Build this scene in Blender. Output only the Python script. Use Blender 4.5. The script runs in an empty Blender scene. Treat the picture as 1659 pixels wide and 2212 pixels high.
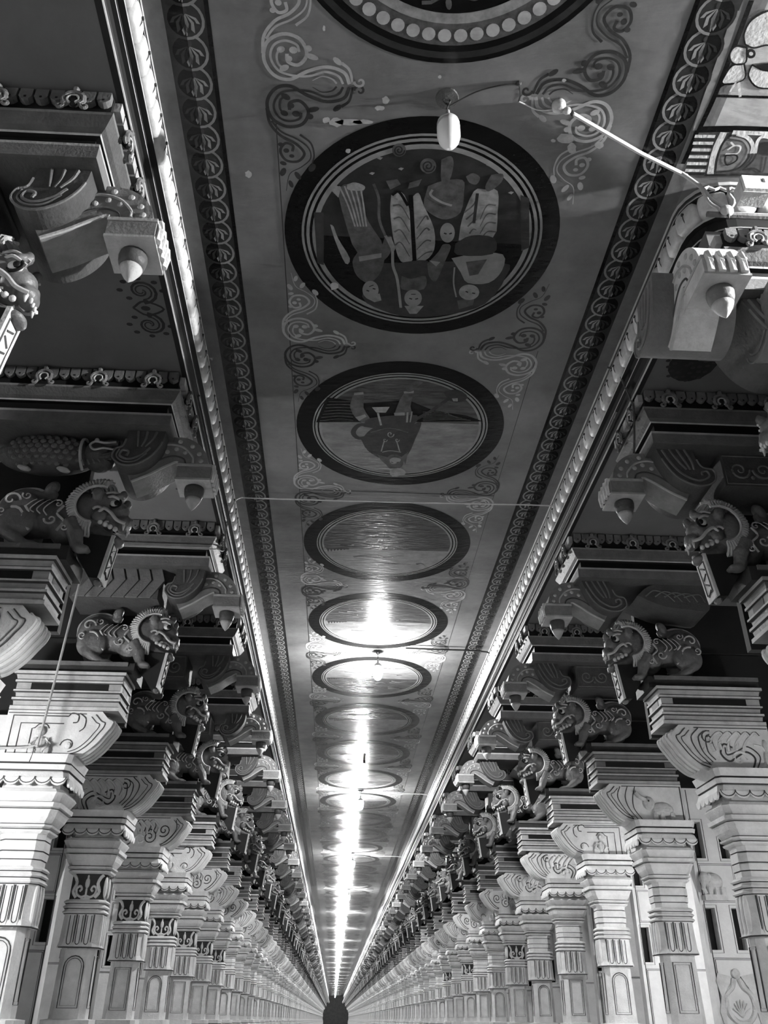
import bpy, bmesh, math, random
from mathutils import Vector, Matrix
random.seed(7)
PI = math.pi
C = bpy.context.scene.collection
sc = bpy.context.scene

# ------------------------------------------------------------------ layout (metres; z measured from eye level, EYE lifts all)
EYE = 1.6
XC = 0.485          # nave axis
D = 2.385           # bay length
Y0 = 3.37           # centre of the first row of pillars
CEIL = 5.0
SIDE = 4.42         # side-bay ceilings
NROW = 100
NEAR = 14
YEND = Y0 + D * NROW + 1.0
def yrow(k): return Y0 + D * k

# ------------------------------------------------------------------ camera (calibrated from the vanishing points)
W, H, F = 1659.0, 2212.0, 1850.0
vy = (720.0, 2203.0); roll = 0.032
ax_, ay_ = vy[0] - W / 2, vy[1] - H / 2
t_ = -(ax_ * ax_ + ay_ * ay_ + F * F) / (ax_ * roll - ay_)
vz = (vy[0] + t_ * roll, vy[1] - t_)
Yc = Vector((ax_, ay_, F)).normalized()
Zc = Vector((vz[0] - W / 2, vz[1] - H / 2, F)).normalized()
Zc = (Zc - Yc * Zc.dot(Yc)).normalized()
Xc = Yc.cross(Zc)
# rows of world->camera matrix in (right, down, forward)
right = Vector((Xc[0], Yc[0], Zc[0])); down = Vector((Xc[1], Yc[1], Zc[1])); fwd = Vector((Xc[2], Yc[2], Zc[2]))
cd = bpy.data.cameras.new('camera'); cam = bpy.data.objects.new('camera', cd); C.objects.link(cam)
M = Matrix((right, -down, -fwd)).transposed().to_4x4()
M.translation = Vector((0, 0, EYE))
cam.matrix_world = M
cd.sensor_fit = 'VERTICAL'; cd.sensor_height = 24.0; cd.lens = F / H * 24.0
cd.clip_start = 0.05; cd.clip_end = 600
sc.camera = cam
def on_ceiling(px, py, z=CEIL):
    """ceiling point that the traced paint stroke covers"""
    v = Vector(((px - W / 2), (py - H / 2), F))
    w = right * v[0] + down * v[1] + fwd * v[2]
    return (w.x * z / w.z, w.y * z / w.z)

# ------------------------------------------------------------------ materials
def mat(name, v, rough=0.6, var=0.12, scale=6.0, bump=0.0, bscale=40.0, spec=0.3, emit=0.0, stretch=None, bstretch=None):
    m = bpy.data.materials.new(name); m.use_nodes = True
    nt = m.node_tree; b = nt.nodes['Principled BSDF']
    b.inputs['Roughness'].default_value = rough
    b.inputs['Specular IOR Level'].default_value = spec
    if emit:
        b.inputs['Base Color'].default_value = (v, v, v, 1)
        b.inputs['Emission Color'].default_value = (1, 1, 1, 1); b.inputs['Emission Strength'].default_value = emit
        return m
    tc = nt.nodes.new('ShaderNodeTexCoord')
    src = tc.outputs['Object']
    if stretch:
        mp = nt.nodes.new('ShaderNodeMapping'); mp.inputs['Scale'].default_value = stretch
        nt.links.new(src, mp.inputs['Vector']); src = mp.outputs['Vector']
    n = nt.nodes.new('ShaderNodeTexNoise'); n.inputs['Scale'].default_value = scale; n.inputs['Detail'].default_value = 6
    n.inputs['Roughness'].default_value = 0.65
    nt.links.new(src, n.inputs['Vector'])
    r = nt.nodes.new('ShaderNodeMapRange')
    r.inputs['From Min'].default_value = 0.28; r.inputs['From Max'].default_value = 0.72
    r.inputs['To Min'].default_value = v * (1 - var * 1.3); r.inputs['To Max'].default_value = min(0.92, v * (1 + var))
    nt.links.new(n.outputs['Fac'], r.inputs['Value'])
    nt.links.new(r.outputs['Result'], b.inputs['Base Color'])
    if bump:
        n2 = nt.nodes.new('ShaderNodeTexNoise'); n2.inputs['Scale'].default_value = bscale; n2.inputs['Detail'].default_value = 4
        if bstretch:
            mp2 = nt.nodes.new('ShaderNodeMapping'); mp2.inputs['Scale'].default_value = bstretch
            nt.links.new(tc.outputs['Object'], mp2.inputs['Vector']); nt.links.new(mp2.outputs['Vector'], n2.inputs['Vector'])
        else: nt.links.new(src, n2.inputs['Vector'])
        bp = nt.nodes.new('ShaderNodeBump'); bp.inputs['Strength'].default_value = bump; bp.inputs['Distance'].default_value = 0.02
        nt.links.new(n2.outputs['Fac'], bp.inputs['Height']); nt.links.new(bp.outputs['Normal'], b.inputs['Normal'])
    return m
GL = dict(rough=0.17, spec=0.16, bump=0.20, bscale=6.0, bstretch=(1.0, 3.2, 1.0))     # gloss oil paint on the uneven vault plaster
GB = dict(rough=0.2, spec=0.12, bump=0.26, bscale=9.0, bstretch=(1.0, 3.0, 1.0))
MT = {
    'white': mat('white_limewash', 0.74, 0.7, 0.16, 5, bump=0.25, bscale=60),
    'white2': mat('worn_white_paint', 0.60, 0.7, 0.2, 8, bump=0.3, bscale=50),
    'pale': mat('pale_grey_paint', 0.42, 0.6, 0.2, 8, bump=0.25, bscale=50),
    'mid': mat('mid_grey_paint', 0.16, 0.55, 0.2, 8, bump=0.25, bscale=50),
    'dim': mat('dim_grey_paint', 0.085, 0.55, 0.2, 8, bump=0.25, bscale=50),
    'dark': mat('dark_paint', 0.035, 0.6, 0.25, 8, bump=0.2, bscale=50),
    'black': mat('black_paint', 0.010, 0.6, 0.2, 8),
    'outline': mat('painted_and_shade_line', 0.06, 0.7, 0.2, 8),  # painted lines, plus shadow lines coloured in between the mouldings
    'lion': mat('lion_body_paint', 0.145, 0.45, 0.25, 9, bump=0.35, bscale=35, spec=0.5),
    'lionpale': mat('lion_mane_paint', 0.50, 0.5, 0.2, 9, bump=0.25, bscale=45),
    'arm': mat('bracket_paint', 0.22, 0.5, 0.2, 9, bump=0.25, bscale=45),
    'armdk': mat('volute_paint', 0.08, 0.5, 0.2, 9, bump=0.25, bscale=45),
    'ceil': mat('ceiling_gloss_paint', 0.165, var=0.28, scale=1.3, **GL),
    'sideceil': mat('side_ceiling_paint', 0.13, 0.5, 0.15, 1.5, bump=0.1, bscale=20),
    'cblack': mat('ceiling_black_paint', 0.006, var=0.3, scale=3, **GL),
    'cdark': mat('ceiling_dark_paint', 0.030, var=0.3, scale=4, **GL),
    'cscroll': mat('ceiling_scroll_dark_paint', 0.042, var=0.25, scale=9, **GL),
    'clight': mat('ceiling_scroll_light_paint', 0.36, var=0.2, scale=9, **GL),
    'cring': mat('ceiling_ring_paint', 0.22, var=0.2, scale=6, **GL),
    'csky': mat('ceiling_sky_paint', 0.18, var=0.35, scale=3, stretch=(1, 2.4, 1), **GB),
    'csea': mat('ceiling_sea_paint', 0.07, var=0.5, scale=4, stretch=(0.8, 4, 1), **GB),
    'cskin': mat('ceiling_figure_paint', 0.085, var=0.35, scale=12, **GL),
    'crobe': mat('ceiling_robe_paint', 0.24, var=0.3, scale=12, **GL),
    'cpatch': mat('bare_plaster', 0.40, 0.7, 0.2, 20),
    'bead': mat('cornice_petal_paint', 0.58, 0.5, 0.2, 10, bump=0.15),
    'line': mat('cornice_line_paint', 0.45, 0.5, 0.2, 10),
    'strip': mat('cornice_strip_paint', 0.13, 0.4, 0.2, 6, bump=0.2, bscale=12),
    'wall': mat('side_wall_plaster', 0.72, 0.7, 0.12, 3, bump=0.15, bscale=30),
    'void': mat('vent_dark_back', 0.012, 0.9, 0.1, 3),
    'upper': mat('upper_wall_black', 0.018, 0.7, 0.2, 3),  # near-black tone of the upper cross walls, shared by lion struts
    'floor': mat('floor_stone', 0.15, 0.5, 0.2, 2),
    'endwall': mat('end_wall_paint', 0.10, 0.7, 0.2, 2),
    'wire': mat('grey_wire', 0.25, 0.5, 0.1, 5),
    'wiredk': mat('black_wire', 0.03, 0.5, 0.1, 5),
    'pvc': mat('pvc_conduit', 0.55, 0.4, 0.15, 8),
    'glassoff': mat('frosted_bulb_glass', 0.80, 0.25, 0.03, 5, spec=0.5),
    'eye': mat('eye_white', 0.7, 0.3, 0.05, 5),
    'lampside': mat('lit_bulb_glass_side', 0.9, emit=14000.0),
    'lampon': mat('lit_bulb_glass', 0.9, emit=2300.0),
    'tubeon': mat('lit_tube', 0.9, emit=190.0),
    'panel': mat('painted_panel_light', 0.40, var=0.2, scale=5, **GL),
}

# ------------------------------------------------------------------ mesh builder
class MB:
    def __init__(self):
        self.bm = bmesh.new(); self.mats = []; self.mi = 0; self.smooth = False
    def m(self, key):
        if key not in self.mats: self.mats.append(key)
        self.mi = self.mats.index(key); return self
    def face(self, vs):
        try: f = self.bm.faces.new(vs)
        except ValueError: return None
        f.material_index = self.mi; f.smooth = self.smooth; return f
    def v(self, p): return self.bm.verts.new(p)
    def poly(self, pts): return self.face([self.v(p) for p in pts])
    def box(self, x0, x1, y0, y1, z0, z1):
        p = [self.v((x, y, z)) for z in (z0, z1) for x, y in ((x0, y0), (x1, y0), (x1, y1), (x0, y1))]
        for a in ((3, 2, 1, 0), (4, 5, 6, 7), (0, 1, 5, 4), (1, 2, 6, 5), (2, 3, 7, 6), (3, 0, 4, 7)):
            self.face([p[i] for i in a])
    def prism(self, poly, y0, y1):
        """polygon in (x, z) given a depth in y"""
        a = [self.v((p[0], y0, p[1])) for p in poly]; b = [self.v((p[0], y1, p[1])) for p in poly]
        self.face(a); self.face(b[::-1]); n = len(poly)
        for i in range(n): self.face([a[i], b[i], b[(i + 1) % n], a[(i + 1) % n]])
    def tube(self, pts, r, n=6, closed=False, r1=None):
        pts = [Vector(p) for p in pts]; N = len(pts); rings = []
        up = Vector((0.13, 0.31, 0.94))
        for i, p in enumerate(pts):
            a = pts[(i - 1) % N] if (closed or i) else p
            b = pts[(i + 1) % N] if (closed or i < N - 1) else p
            t = (b - a); t = t.normalized() if t.length > 1e-9 else Vector((1, 0, 0))
            e = t.cross(up)
            if e.length < 1e-3: e = t.cross(Vector((1, 0, 0)))
            e.normalize(); g = t.cross(e)
            rr = r if r1 is None else r + (r1 - r) * i / max(1, N - 1)
            rings.append([self.v(p + (e * math.cos(2 * PI * j / n) + g * math.sin(2 * PI * j / n)) * rr) for j in range(n)])
        for i in range(N if closed else N - 1):
            A, B = rings[i], rings[(i + 1) % N]
            for j in range(n): self.face([A[j], A[(j + 1) % n], B[(j + 1) % n], B[j]])
        if not closed: self.face(rings[0][::-1]); self.face(rings[-1])
    def ell(self, c, r, seg=12, rng=8, rot=None, p=1.0):
        c = Vector(c); rows = []
        def sg(x): return math.copysign(abs(x) ** p, x)
        for i in range(rng + 1):
            th = PI * i / rng; row = []
            for j in range(seg):
                ph = 2 * PI * j / seg
                q = Vector((sg(math.sin(th)) * sg(math.cos(ph)) * r[0], sg(math.sin(th)) * sg(math.sin(ph)) * r[1], sg(math.cos(th)) * r[2]))
                if rot: q = rot @ q
                row.append(c + q)
            rows.append(row)
        top = self.v(rows[0][0]); bot = self.v(rows[-1][0])
        vs = [[self.v(p_) for p_ in row] for row in rows[1:-1]]
        for j in range(seg):
            k = (j + 1) % seg
            self.face([top, vs[0][j], vs[0][k]]); self.face([bot, vs[-1][k], vs[-1][j]])
            for i in range(len(vs) - 1): self.face([vs[i][j], vs[i + 1][j], vs[i + 1][k], vs[i][k]])
    def rev(self, prof, c, n=16):
        """lathe: profile of (radius, z) about a vertical axis at c"""
        rings = [[self.v((c[0] + r * math.cos(2 * PI * j / n), c[1] + r * math.sin(2 * PI * j / n), c[2] + z)) for j in range(n)] for r, z in prof]
        for a, b in zip(rings, rings[1:]):
            for j in range(n): self.face([a[j], a[(j + 1) % n], b[(j + 1) % n], b[j]])
        self.face(rings[0][::-1]); self.face(rings[-1])
    def stack(self, prof, u0, u1, h, ch=0.0, cap=True):
        """moulding stack around a rectangle: profile of (z, offset, material of the band above)"""
        rings = []
        for z, o, _ in prof:
            a, b, k = u0 - o, u1 + o, h + o
            if ch: pts = [(a + ch, -k), (b - ch, -k), (b, -k + ch), (b, k - ch), (b - ch, k), (a + ch, k), (a, k - ch), (a, -k + ch)]
            else: pts = [(a, -k), (b, -k), (b, k), (a, k)]
            rings.append([self.v((x, y, z)) for x, y in pts])
        for (A, B, pr) in zip(rings, rings[1:], prof):
            self.m(pr[2]); n = len(A)
            for j in range(n): self.face([A[j], A[(j + 1) % n], B[(j + 1) % n], B[j]])
        if cap: self.m(prof[0][2]).face(rings[0][::-1]); self.m(prof[-2][2]).face(rings[-1])
    def mesh(self, name, s=1):
        bm = self.bm
        if s < 0:
            for v_ in bm.verts: v_.co.x = -v_.co.x
        bmesh.ops.recalc_face_normals(bm, faces=bm.faces[:])
        me = bpy.data.meshes.new(name); bm.to_mesh(me); bm.free()
        for k in self.mats: me.materials.append(MT[k])
        return me

def cat(pts, n=6):
    """Catmull-Rom through points of any dimension"""
    P = [Vector(p) for p in pts]; P = [P[0] * 2 - P[1]] + P + [P[-1] * 2 - P[-2]]; out = []
    for i in range(1, len(P) - 2):
        for k in range(n):
            t = k / n
            out.append(0.5 * ((2 * P[i]) + (P[i + 1] - P[i - 1]) * t + (2 * P[i - 1] - 5 * P[i] + 4 * P[i + 1] - P[i + 2]) * t * t + (3 * P[i] - P[i - 1] - 3 * P[i + 1] + P[i + 2]) * t ** 3))
    out.append(P[-2]); return out
def spiral(cx, cz, r0, turns, a0, dirn=1, n=14, rmin=0.12):
    N = max(4, int(n * turns)); out = []
    for i in range(N + 1):
        t = i / N; r = r0 * (1 - t * (1 - rmin)); a = a0 + dirn * turns * 2 * PI * t
        out.append((cx + r * math.cos(a), cz + r * math.sin(a)))
    return out
def at_y(pts, y): return [(p[0], y, p[1]) for p in pts]

# ------------------------------------------------------------------ objects
def obj(name, me, parent=None, loc=(0, 0, 0)):
    o = bpy.data.objects.new(name, me); C.objects.link(o); o.location = loc
    if parent: o.parent = parent
    return o
def tag(o, label=None, category=None, group=None, kind=None):
    if label: o['label'] = label
    if category: o['category'] = category
    if group: o['group'] = group
    if kind: o['kind'] = kind
    return o
def empty(name, loc):
    o = bpy.data.objects.new(name, None); C.objects.link(o); o.location = loc; o.empty_display_size = 0.2; return o
ORD = ['first', 'second', 'third', 'fourth', 'fifth', 'sixth', 'seventh', 'eighth', 'ninth', 'tenth', 'eleventh', 'twelfth', 'thirteenth', 'fourteenth', 'fifteenth', 'sixteenth', 'seventeenth', 'eighteenth', 'nineteenth', 'twentieth']
SIDEN = {-1: 'left', 1: 'right'}

# every part mesh is built in (u, y, z): u outward from the nave axis, y from the row centre, z from eye level
# a "kit" is a list of (part name, mesh, name of parent part or None)
# ------------------------------------------------------------------ pillar
HB = 0.13
def rect_line(b, x0, x1, z0, z1, y, r=0.006, arch=False):
    if arch:
        w = (x1 - x0) / 2; pts = [(x0, z0), (x0, z1 - w)] + [((x0 + x1) / 2 - w * math.cos(PI * i / 8), z1 - w + w * math.sin(PI * i / 8)) for i in range(1, 8)] + [(x1, z1 - w), (x1, z0)]
    else: pts = [(x0, z0), (x0, z1), (x1, z1), (x1, z0)]
    b.tube(at_y(pts, y), r, 4, closed=True)
def pillar_kit(s, var, lotus):
    kit = []
    UA = 3.045 if s < 0 else 3.10; UB = UA + .375
    arch = var in (0, 4)
    wt = 'white'
    b = MB(); b.stack([(-0.95, 0.12, wt), (-0.30, 0.12, wt), (-0.28, 0.08, 'outline'), (-0.26, 0.08, wt), (-0.12, 0.09, wt), (-0.10, 0.05, 'outline'), (-0.085, 0.06, wt), (-0.02, 0.06, wt), (-0.012, 0.0, wt)], UA, UB, HB, 0.05)
    kit.append(('plinth', b.mesh('plinth', s), None))
    b = MB(); b.stack([(-0.012, 0, wt), (0.68, -0.012, wt)], UA, UB, HB, 0.06)
    b.m('outline')
    for d, r in ((0.035, 0.0055), (0.058, 0.003)):
        rect_line(b, UA + 0.05 + d, UB - 0.05 - d, 0.05 + d, 0.60 - d, -HB + 0.001, r, arch)
        x = UA + 0.002; z0, z1 = 0.05 + d, 0.60 - d
        b.tube([(x, -0.085 + d * .6, z0), (x, -0.085 + d * .6, z1), (x, 0.085 - d * .6, z1), (x, 0.085 - d * .6, z0)], r, 4, closed=True)
    kit.append(('shaft', b.mesh('shaft', s), None))
    # skirt of hanging leaves
    b = MB(); b.stack([(0.64, 0.035, wt), (0.70, 0.022, wt), (0.96, 0.014, wt)], UA, UB, HB, 0.06)
    n = 3; w = (UB - UA - 0.10) / n
    for i in range(n):
        x0 = UA + 0.05 + w * i; yy = -HB - 0.02
        b.m(wt).prism([(x0 + 0.012, 0.96)] + [(x0 + w / 2 - (w / 2 - 0.012) * math.cos(PI * q / 6), 0.68 - 0.05 * math.sin(PI * q / 6)) for q in range(7)] + [(x0 + w - 0.012, 0.96)], yy - 0.014, yy + 0.02)
        b.m('outline').tube(at_y([(x0 + w * .25, 0.95), (x0 + w * .25, 0.72)] + [(x0 + w / 2 - w * .25 * math.cos(PI * q / 6), 0.70 - 0.03 * math.sin(PI * q / 6)) for q in range(1, 6)] + [(x0 + w * .75, 0.72), (x0 + w * .75, 0.95)], yy - 0.014), 0.005, 4)
        b.tube(at_y([(x0, 0.96), (x0, 0.66)], yy), 0.006, 4)
    for i in range(3):
        yy = -0.075 + 0.075 * i
        b.m(wt).ell((UA - 0.02, yy, 0.80), (0.02, 0.034, 0.17), 8, 6, p=0.7)
    b.m('outline').tube([(UA - .036, HB, .642), (UA - .036, -HB + .03, .642), (UA + .03, -HB - .036, .642), (UB, -HB - .036, .642)], 0.007, 4)
    kit.append(('leaf_skirt', b.mesh('leaf_skirt', s), None))
    # rings
    prof = [(0.96, 0.02, wt)]
    for z in (0.96, 1.01, 1.06):
        prof += [(z + 0.004, 0.022, 'outline'), (z + 0.012, 0.030, wt), (z + 0.024, 0.042, wt), (z + 0.038, 0.032, wt), (z + 0.046, 0.022, wt)]
    prof += [(1.11, 0.02, wt)]
    b = MB(); b.stack(prof, UA, UB, HB, 0.06); kit.append(('ring_moulding', b.mesh('ring_moulding', s), None))
    # neck
    b = MB()
    if lotus:
        b.stack([(1.11, 0.0, 'dark'), (1.37, 0.0, 'dark')], UA, UB, HB, 0.06)
        cx = (UA + UB) / 2; y = -HB - 0.003; b.m(wt)
        b.ell((cx, y, 1.275), (0.026, 0.016, 0.055), 8, 6); b.ell((cx, y, 1.335), (0.012, 0.012, 0.025), 6, 5)
        b.tube([(cx, y, 1.12), (cx, y, 1.22)], 0.012, 5); b.tube([(cx - .05, y, 1.12), (cx + .05, y, 1.12)], 0.010, 5)
        for q in (-1, 1):
            b.tube(at_y(cat([(cx, 1.15), (cx + q * .05, 1.135), (cx + q * .098, 1.165), (cx + q * .105, 1.22), (cx + q * .072, 1.245), (cx + q * .052, 1.215), (cx + q * .072, 1.19)], 4), y), 0.013, 5)
            b.tube(at_y(cat([(cx + q * .10, 1.13), (cx + q * .14, 1.19), (cx + q * .115, 1.27), (cx + q * .135, 1.33), (cx + q * .165, 1.36)], 4), y), 0.018, 6)
        for yy in (-0.07, 0.07):
            b.ell((UA + 0.002, yy, 1.24), (0.02, 0.05, 0.11), 8, 6)
    else:
        b.stack([(1.11, 0.0, wt), (1.16, 0.0, 'outline'), (1.168, 0.008, wt), (1.22, 0.012, wt), (1.228, 0.004, 'outline'), (1.236, 0.012, wt), (1.31, 0.01, wt), (1.318, 0.0, 'outline'), (1.326, 0.006, wt), (1.37, 0.012, wt)], UA, UB, HB, 0.06)
    kit.append(('neck', b.mesh('neck', s), None))
    # capital mouldings
    b = MB(); b.stack([(1.37, 0.02, wt), (1.385, 0.04, wt), (1.40, 0.045, 'outline'), (1.41, 0.03, wt), (1.425, 0.055, wt), (1.44, 0.06, 'outline'), (1.45, 0.045, wt), (1.50, 0.075, wt), (1.545, 0.09, wt), (1.56, 0.10, 'outline'), (1.57, 0.085, wt), (1.58, 0.115, wt), (1.615, 0.12, 'outline'), (1.625, 0.09, wt), (1.66, 0.11, wt), (1.70, 0.13, wt), (1.73, 0.11, 'outline'), (1.74, 0.07, wt), (1.80, 0.06, wt)], UA, UB, HB, 0.05)
    kit.append(('capital', b.mesh('capital', s), None))
    # scalloped abacus
    b = MB(); b.stack([(1.80, 0.09, 'dark'), (1.805, 0.165, wt), (1.865, 0.145, wt), (1.875, 0.135, 'outline'), (1.885, 0.15, wt), (1.93, 0.16, wt), (1.938, 0.13, 'outline'), (1.95, 0.15, wt), (2.02, 0.17, wt)], UA, UB, HB, 0.04)
    n = 5; x0 = UA - 0.15; w = (UB - UA + 0.30) / n
    for i in range(n):
        cx = x0 + w * (i + .5)
        arc = [(cx - w / 2 * math.cos(PI * q / 8), 1.80 - 0.055 * math.sin(PI * q / 8)) for q in range(9)]
        b.m(wt).prism([(cx - w / 2, 1.81)] + arc + [(cx + w / 2, 1.81)], -HB - 0.17, -HB - 0.15)
        b.m('outline').tube(at_y([(p[0], p[1] + 0.02) for p in arc], -HB - 0.172), 0.005, 4)
    n = 5; y0 = -HB - 0.13; w = (2 * HB + 0.26) / n
    for i in range(n):
        cy = y0 + w * (i + .5)
        pts = [(cy - w / 2, 1.81)] + [(cy - w / 2 * math.cos(PI * q / 6), 1.80 - 0.055 * math.sin(PI * q / 6)) for q in range(7)] + [(cy + w / 2, 1.81)]
        a = [b.v((UA - 0.17, p[0], p[1])) for p in pts]; c = [b.v((UA - 0.15, p[0], p[1])) for p in pts]
        b.m(wt).face(a); b.face(c[::-1])
        for q in range(len(pts)): b.face([a[q], c[q], c[(q + 1) % len(pts)], a[(q + 1) % len(pts)]])
    kit.append(('scalloped_abacus', b.mesh('scalloped_abacus', s), None))
    # scroll bracket reaching into the nave
    h = 0.165
    tip = cat([(2.93, 2.02), (2.83, 2.06), (2.73, 2.15), (2.66, 2.25), (2.62, 2.31), (2.61, 2.36), (2.65, 2.38), (2.69, 2.42), (2.72, 2.45)], 5)
    b = MB(); b.m(wt).prism([(p[0], p[1]) for p in tip] + [(3.58, 2.45), (3.58, 2.02)], -h, h)
    b.m(wt)
    for q in range(4):                              # ribs over the curled nose
        yy = -0.12 + 0.08 * q
        b.tube([(p[0] - 0.004, yy, p[1]) for p in tip[3:34]], 0.017, 5)
    kit.append(('scroll_bracket', b.mesh('scroll_bracket', s), None))
    b = MB(); b.m('outline'); y = -h - 0.002
    for d, r in ((.86, .006), (.76, .0045)): b.tube(at_y([(3.10 + (p[0] - 3.10) * d, 2.24 + (p[1] - 2.24) * d) for p in tip], y), r, 4)
    b.tube(at_y([(2.86, 2.425), (3.57, 2.425)], y), .005, 4)
    if var in (1, 3, 4):
        for i in range(5):
            pts = cat([(3.02 + .07 * i, 2.20 + .015 * (i % 2)), (3.00 + .085 * i, 2.29), (3.05 + .09 * i, 2.36), (3.10 + .085 * i, 2.385), (3.13 + .085 * i, 2.35)], 4)
            b.m('white').tube(at_y(pts, -h + .004), .020, 6, r1=.012); b.m('outline').tube(at_y([(p[0] + .016, p[1] + .008) for p in pts], y), .0045, 4)
        b.m('white').tube(at_y(spiral(3.25, 2.13, .085, 1.1, 0), -h + .004), .022, 6, r1=.014)
        b.m('white').tube(at_y(cat([(3.45, 2.05), (3.51, 2.13), (3.49, 2.24), (3.41, 2.27)], 4), -h + .004), .022, 6, r1=.014); b.m('outline')
    if var == 0:
        b.tube(at_y([(3.52, 2.04), (3.52, 2.40), (3.02, 2.40)], y), .007, 4); b.tube(at_y([(3.44, 2.04), (3.44, 2.33), (3.05, 2.33)], y), .006, 4)
        b.tube(at_y(cat([(3.02, 2.40), (2.99, 2.43), (2.93, 2.41), (2.93, 2.35), (2.97, 2.34)], 4), y), .007, 4)
        b.tube(at_y(cat([(2.92, 2.43), (2.86, 2.38), (2.86, 2.30), (2.9, 2.26)], 4), y), .006, 4)
        b.tube(at_y(spiral(2.98, 2.13, 0.07, 1, 0), y), .006, 4); b.m(wt).ell((2.98, y, 2.13), (.035, .02, .035), 8, 6)
        b.m('white2').ell((3.22, -h - .01, 2.12), (.055, .05, .085), 10, 8); b.ell((3.24, -h - .02, 2.25), (.042, .045, .045), 10, 8)
        for q in (-1, 1):
            b.ell((3.22 + q * .06, -h - .02, 2.075), (.045, .04, .05), 8, 6); b.tube([(3.22 + q * .05, -h - .03, 2.18), (3.22 + q * .08, -h - .05, 2.12), (3.22 + q * .03, -h - .05, 2.06)], .02, 6)
        b.m('outline').tube(at_y([(3.33, 2.03), (3.33, 2.28)] + [(3.24 + .07 * math.cos(a), 2.26 + .07 * math.sin(a)) for a in (0.4, 1.0, 1.6, 2.2, 2.8)], y), .006, 4)
    elif var in (1, 4):
        b.tube(at_y(cat([(3.36, 2.04), (3.40, 2.14), (3.33, 2.20), (3.24, 2.16), (3.15, 2.11), (3.08, 2.18), (3.12, 2.27), (3.20, 2.24)], 5), y), .009, 5)
        b.tube(at_y(cat([(3.40, 2.04), (3.45, 2.16), (3.35, 2.25), (3.25, 2.21), (3.14, 2.17), (3.13, 2.24)], 5), y), .006, 5)
        for q in range(3): b.tube(at_y(cat([(2.96 + .03 * q, 2.08 + .02 * q), (2.86 + .05 * q, 2.2), (2.82 + .07 * q, 2.33), (2.9 + .05 * q, 2.42 - .03 * q)], 5), y), .006, 4)
        b.tube(at_y(spiral(2.98, 2.33, .07, 1.2, 1.2), y), .007, 4)
        b.m('white2').ell((3.52, y, 2.12), (.04, .03, .10), 8, 6, p=.8); b.ell((3.52, y, 2.26), (.025, .025, .06), 8, 6)
    elif var == 2:                                   # little elephant
        b.m('white2').ell((3.32, -h, 2.16), (.13, .05, .085), 12, 8); b.ell((3.16, -h, 2.23), (.075, .05, .08), 10, 8)
        b.tube([(3.12, -h - .02, 2.27), (3.05, -h - .03, 2.30), (3.02, -h - .02, 2.35)], .025, 6)
        for x in (3.22, 3.30, 3.42): b.tube([(x, -h - .02, 2.12), (x, -h - .02, 2.03)], .03, 6)
        b.m('outline').ell((3.15, -h - .045, 2.25), (.012, .01, .012), 6, 5)
        for q in range(3): b.tube(at_y(cat([(2.96 + .05 * q, 2.05), (2.86 + .06 * q, 2.17), (2.80 + .09 * q, 2.30), (2.84 + .09 * q, 2.42)], 5), y), .006, 4)
        b.tube(at_y([(3.56, 2.04), (3.56, 2.42)], y), .007, 4)
    else:
        b.tube(at_y(spiral(3.12, 2.17, .10, 1.6, PI * .5), y), .008, 5); b.tube(at_y(spiral(2.93, 2.26, .09, 1.5, -PI * .3, -1), y), .008, 5)
        for q in range(4): b.tube(at_y(cat([(3.08 + .06 * q, 2.24), (3.05 + .07 * q, 2.32), (3.09 + .08 * q, 2.40)], 4), y), .008, 5, r1=.004)
        b.tube(at_y(spiral(3.42, 2.14, .09, 1.4, 0, -1), y), .008, 5)
        b.tube(at_y(cat([(2.96, 2.06), (2.84, 2.16), (2.76, 2.28), (2.78, 2.40)], 5), y), .006, 4)
    kit.append(('carved_relief', b.mesh('carved_relief', s), 'scroll_bracket'))
    # corbel block
    c1, c2 = ('white2', 'pale') if var in (0, 1) else ('pale', 'mid')
    b = MB(); b.stack([(2.45, -0.02, 'mid'), (2.452, 0.0, c1), (2.485, 0.0, 'outline'), (2.495, -0.02, c2), (2.535, -0.015, 'outline'), (2.545, 0.0, c1), (2.565, 0.0, 'outline'), (2.575, -0.025, c2), (2.615, -0.02, 'outline'), (2.625, 0.0, c1), (2.64, 0.0, 'outline'), (2.645, -0.015, c2), (2.71, -0.015, 'outline'), (2.715, 0.0, c1), (2.735, 0.0, 'outline'), (2.745, -0.01, c2), (2.785, 0.0, 'outline'), (2.79, 0.02, c1), (2.82, 0.02, c1)], 2.57, 3.57, 0.19)
    kit.append(('corbel_block', b.mesh('corbel_block', s), None))
    b = MB(); b.m('black').box(2.70, 3.42, -0.178, -0.12, 2.647, 2.708); b.box(2.582, 2.62, -0.09, 0.09, 2.647, 2.708)
    kit.append(('recess', b.mesh('recess', s), 'corbel_block'))
    for _, me, _p in kit: me.transform(Matrix.Translation((0, -.05, 0)))
    return kit

# ------------------------------------------------------------------ lion
def merged(kit, name):
    bm = bmesh.new(); keys = []
    for n, me, par in kit:
        idx = []
        for m_ in me.materials:
            if m_ not in keys: keys.append(m_)
            idx.append(keys.index(m_))
        k0 = len(bm.faces); bm.from_mesh(me); bm.faces.ensure_lookup_table()
        for f in bm.faces[k0:]: f.material_index = idx[f.material_index]
    out = bpy.data.meshes.new(name); bm.to_mesh(out); bm.free()
    for m_ in keys: out.materials.append(m_)
    return out

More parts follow.
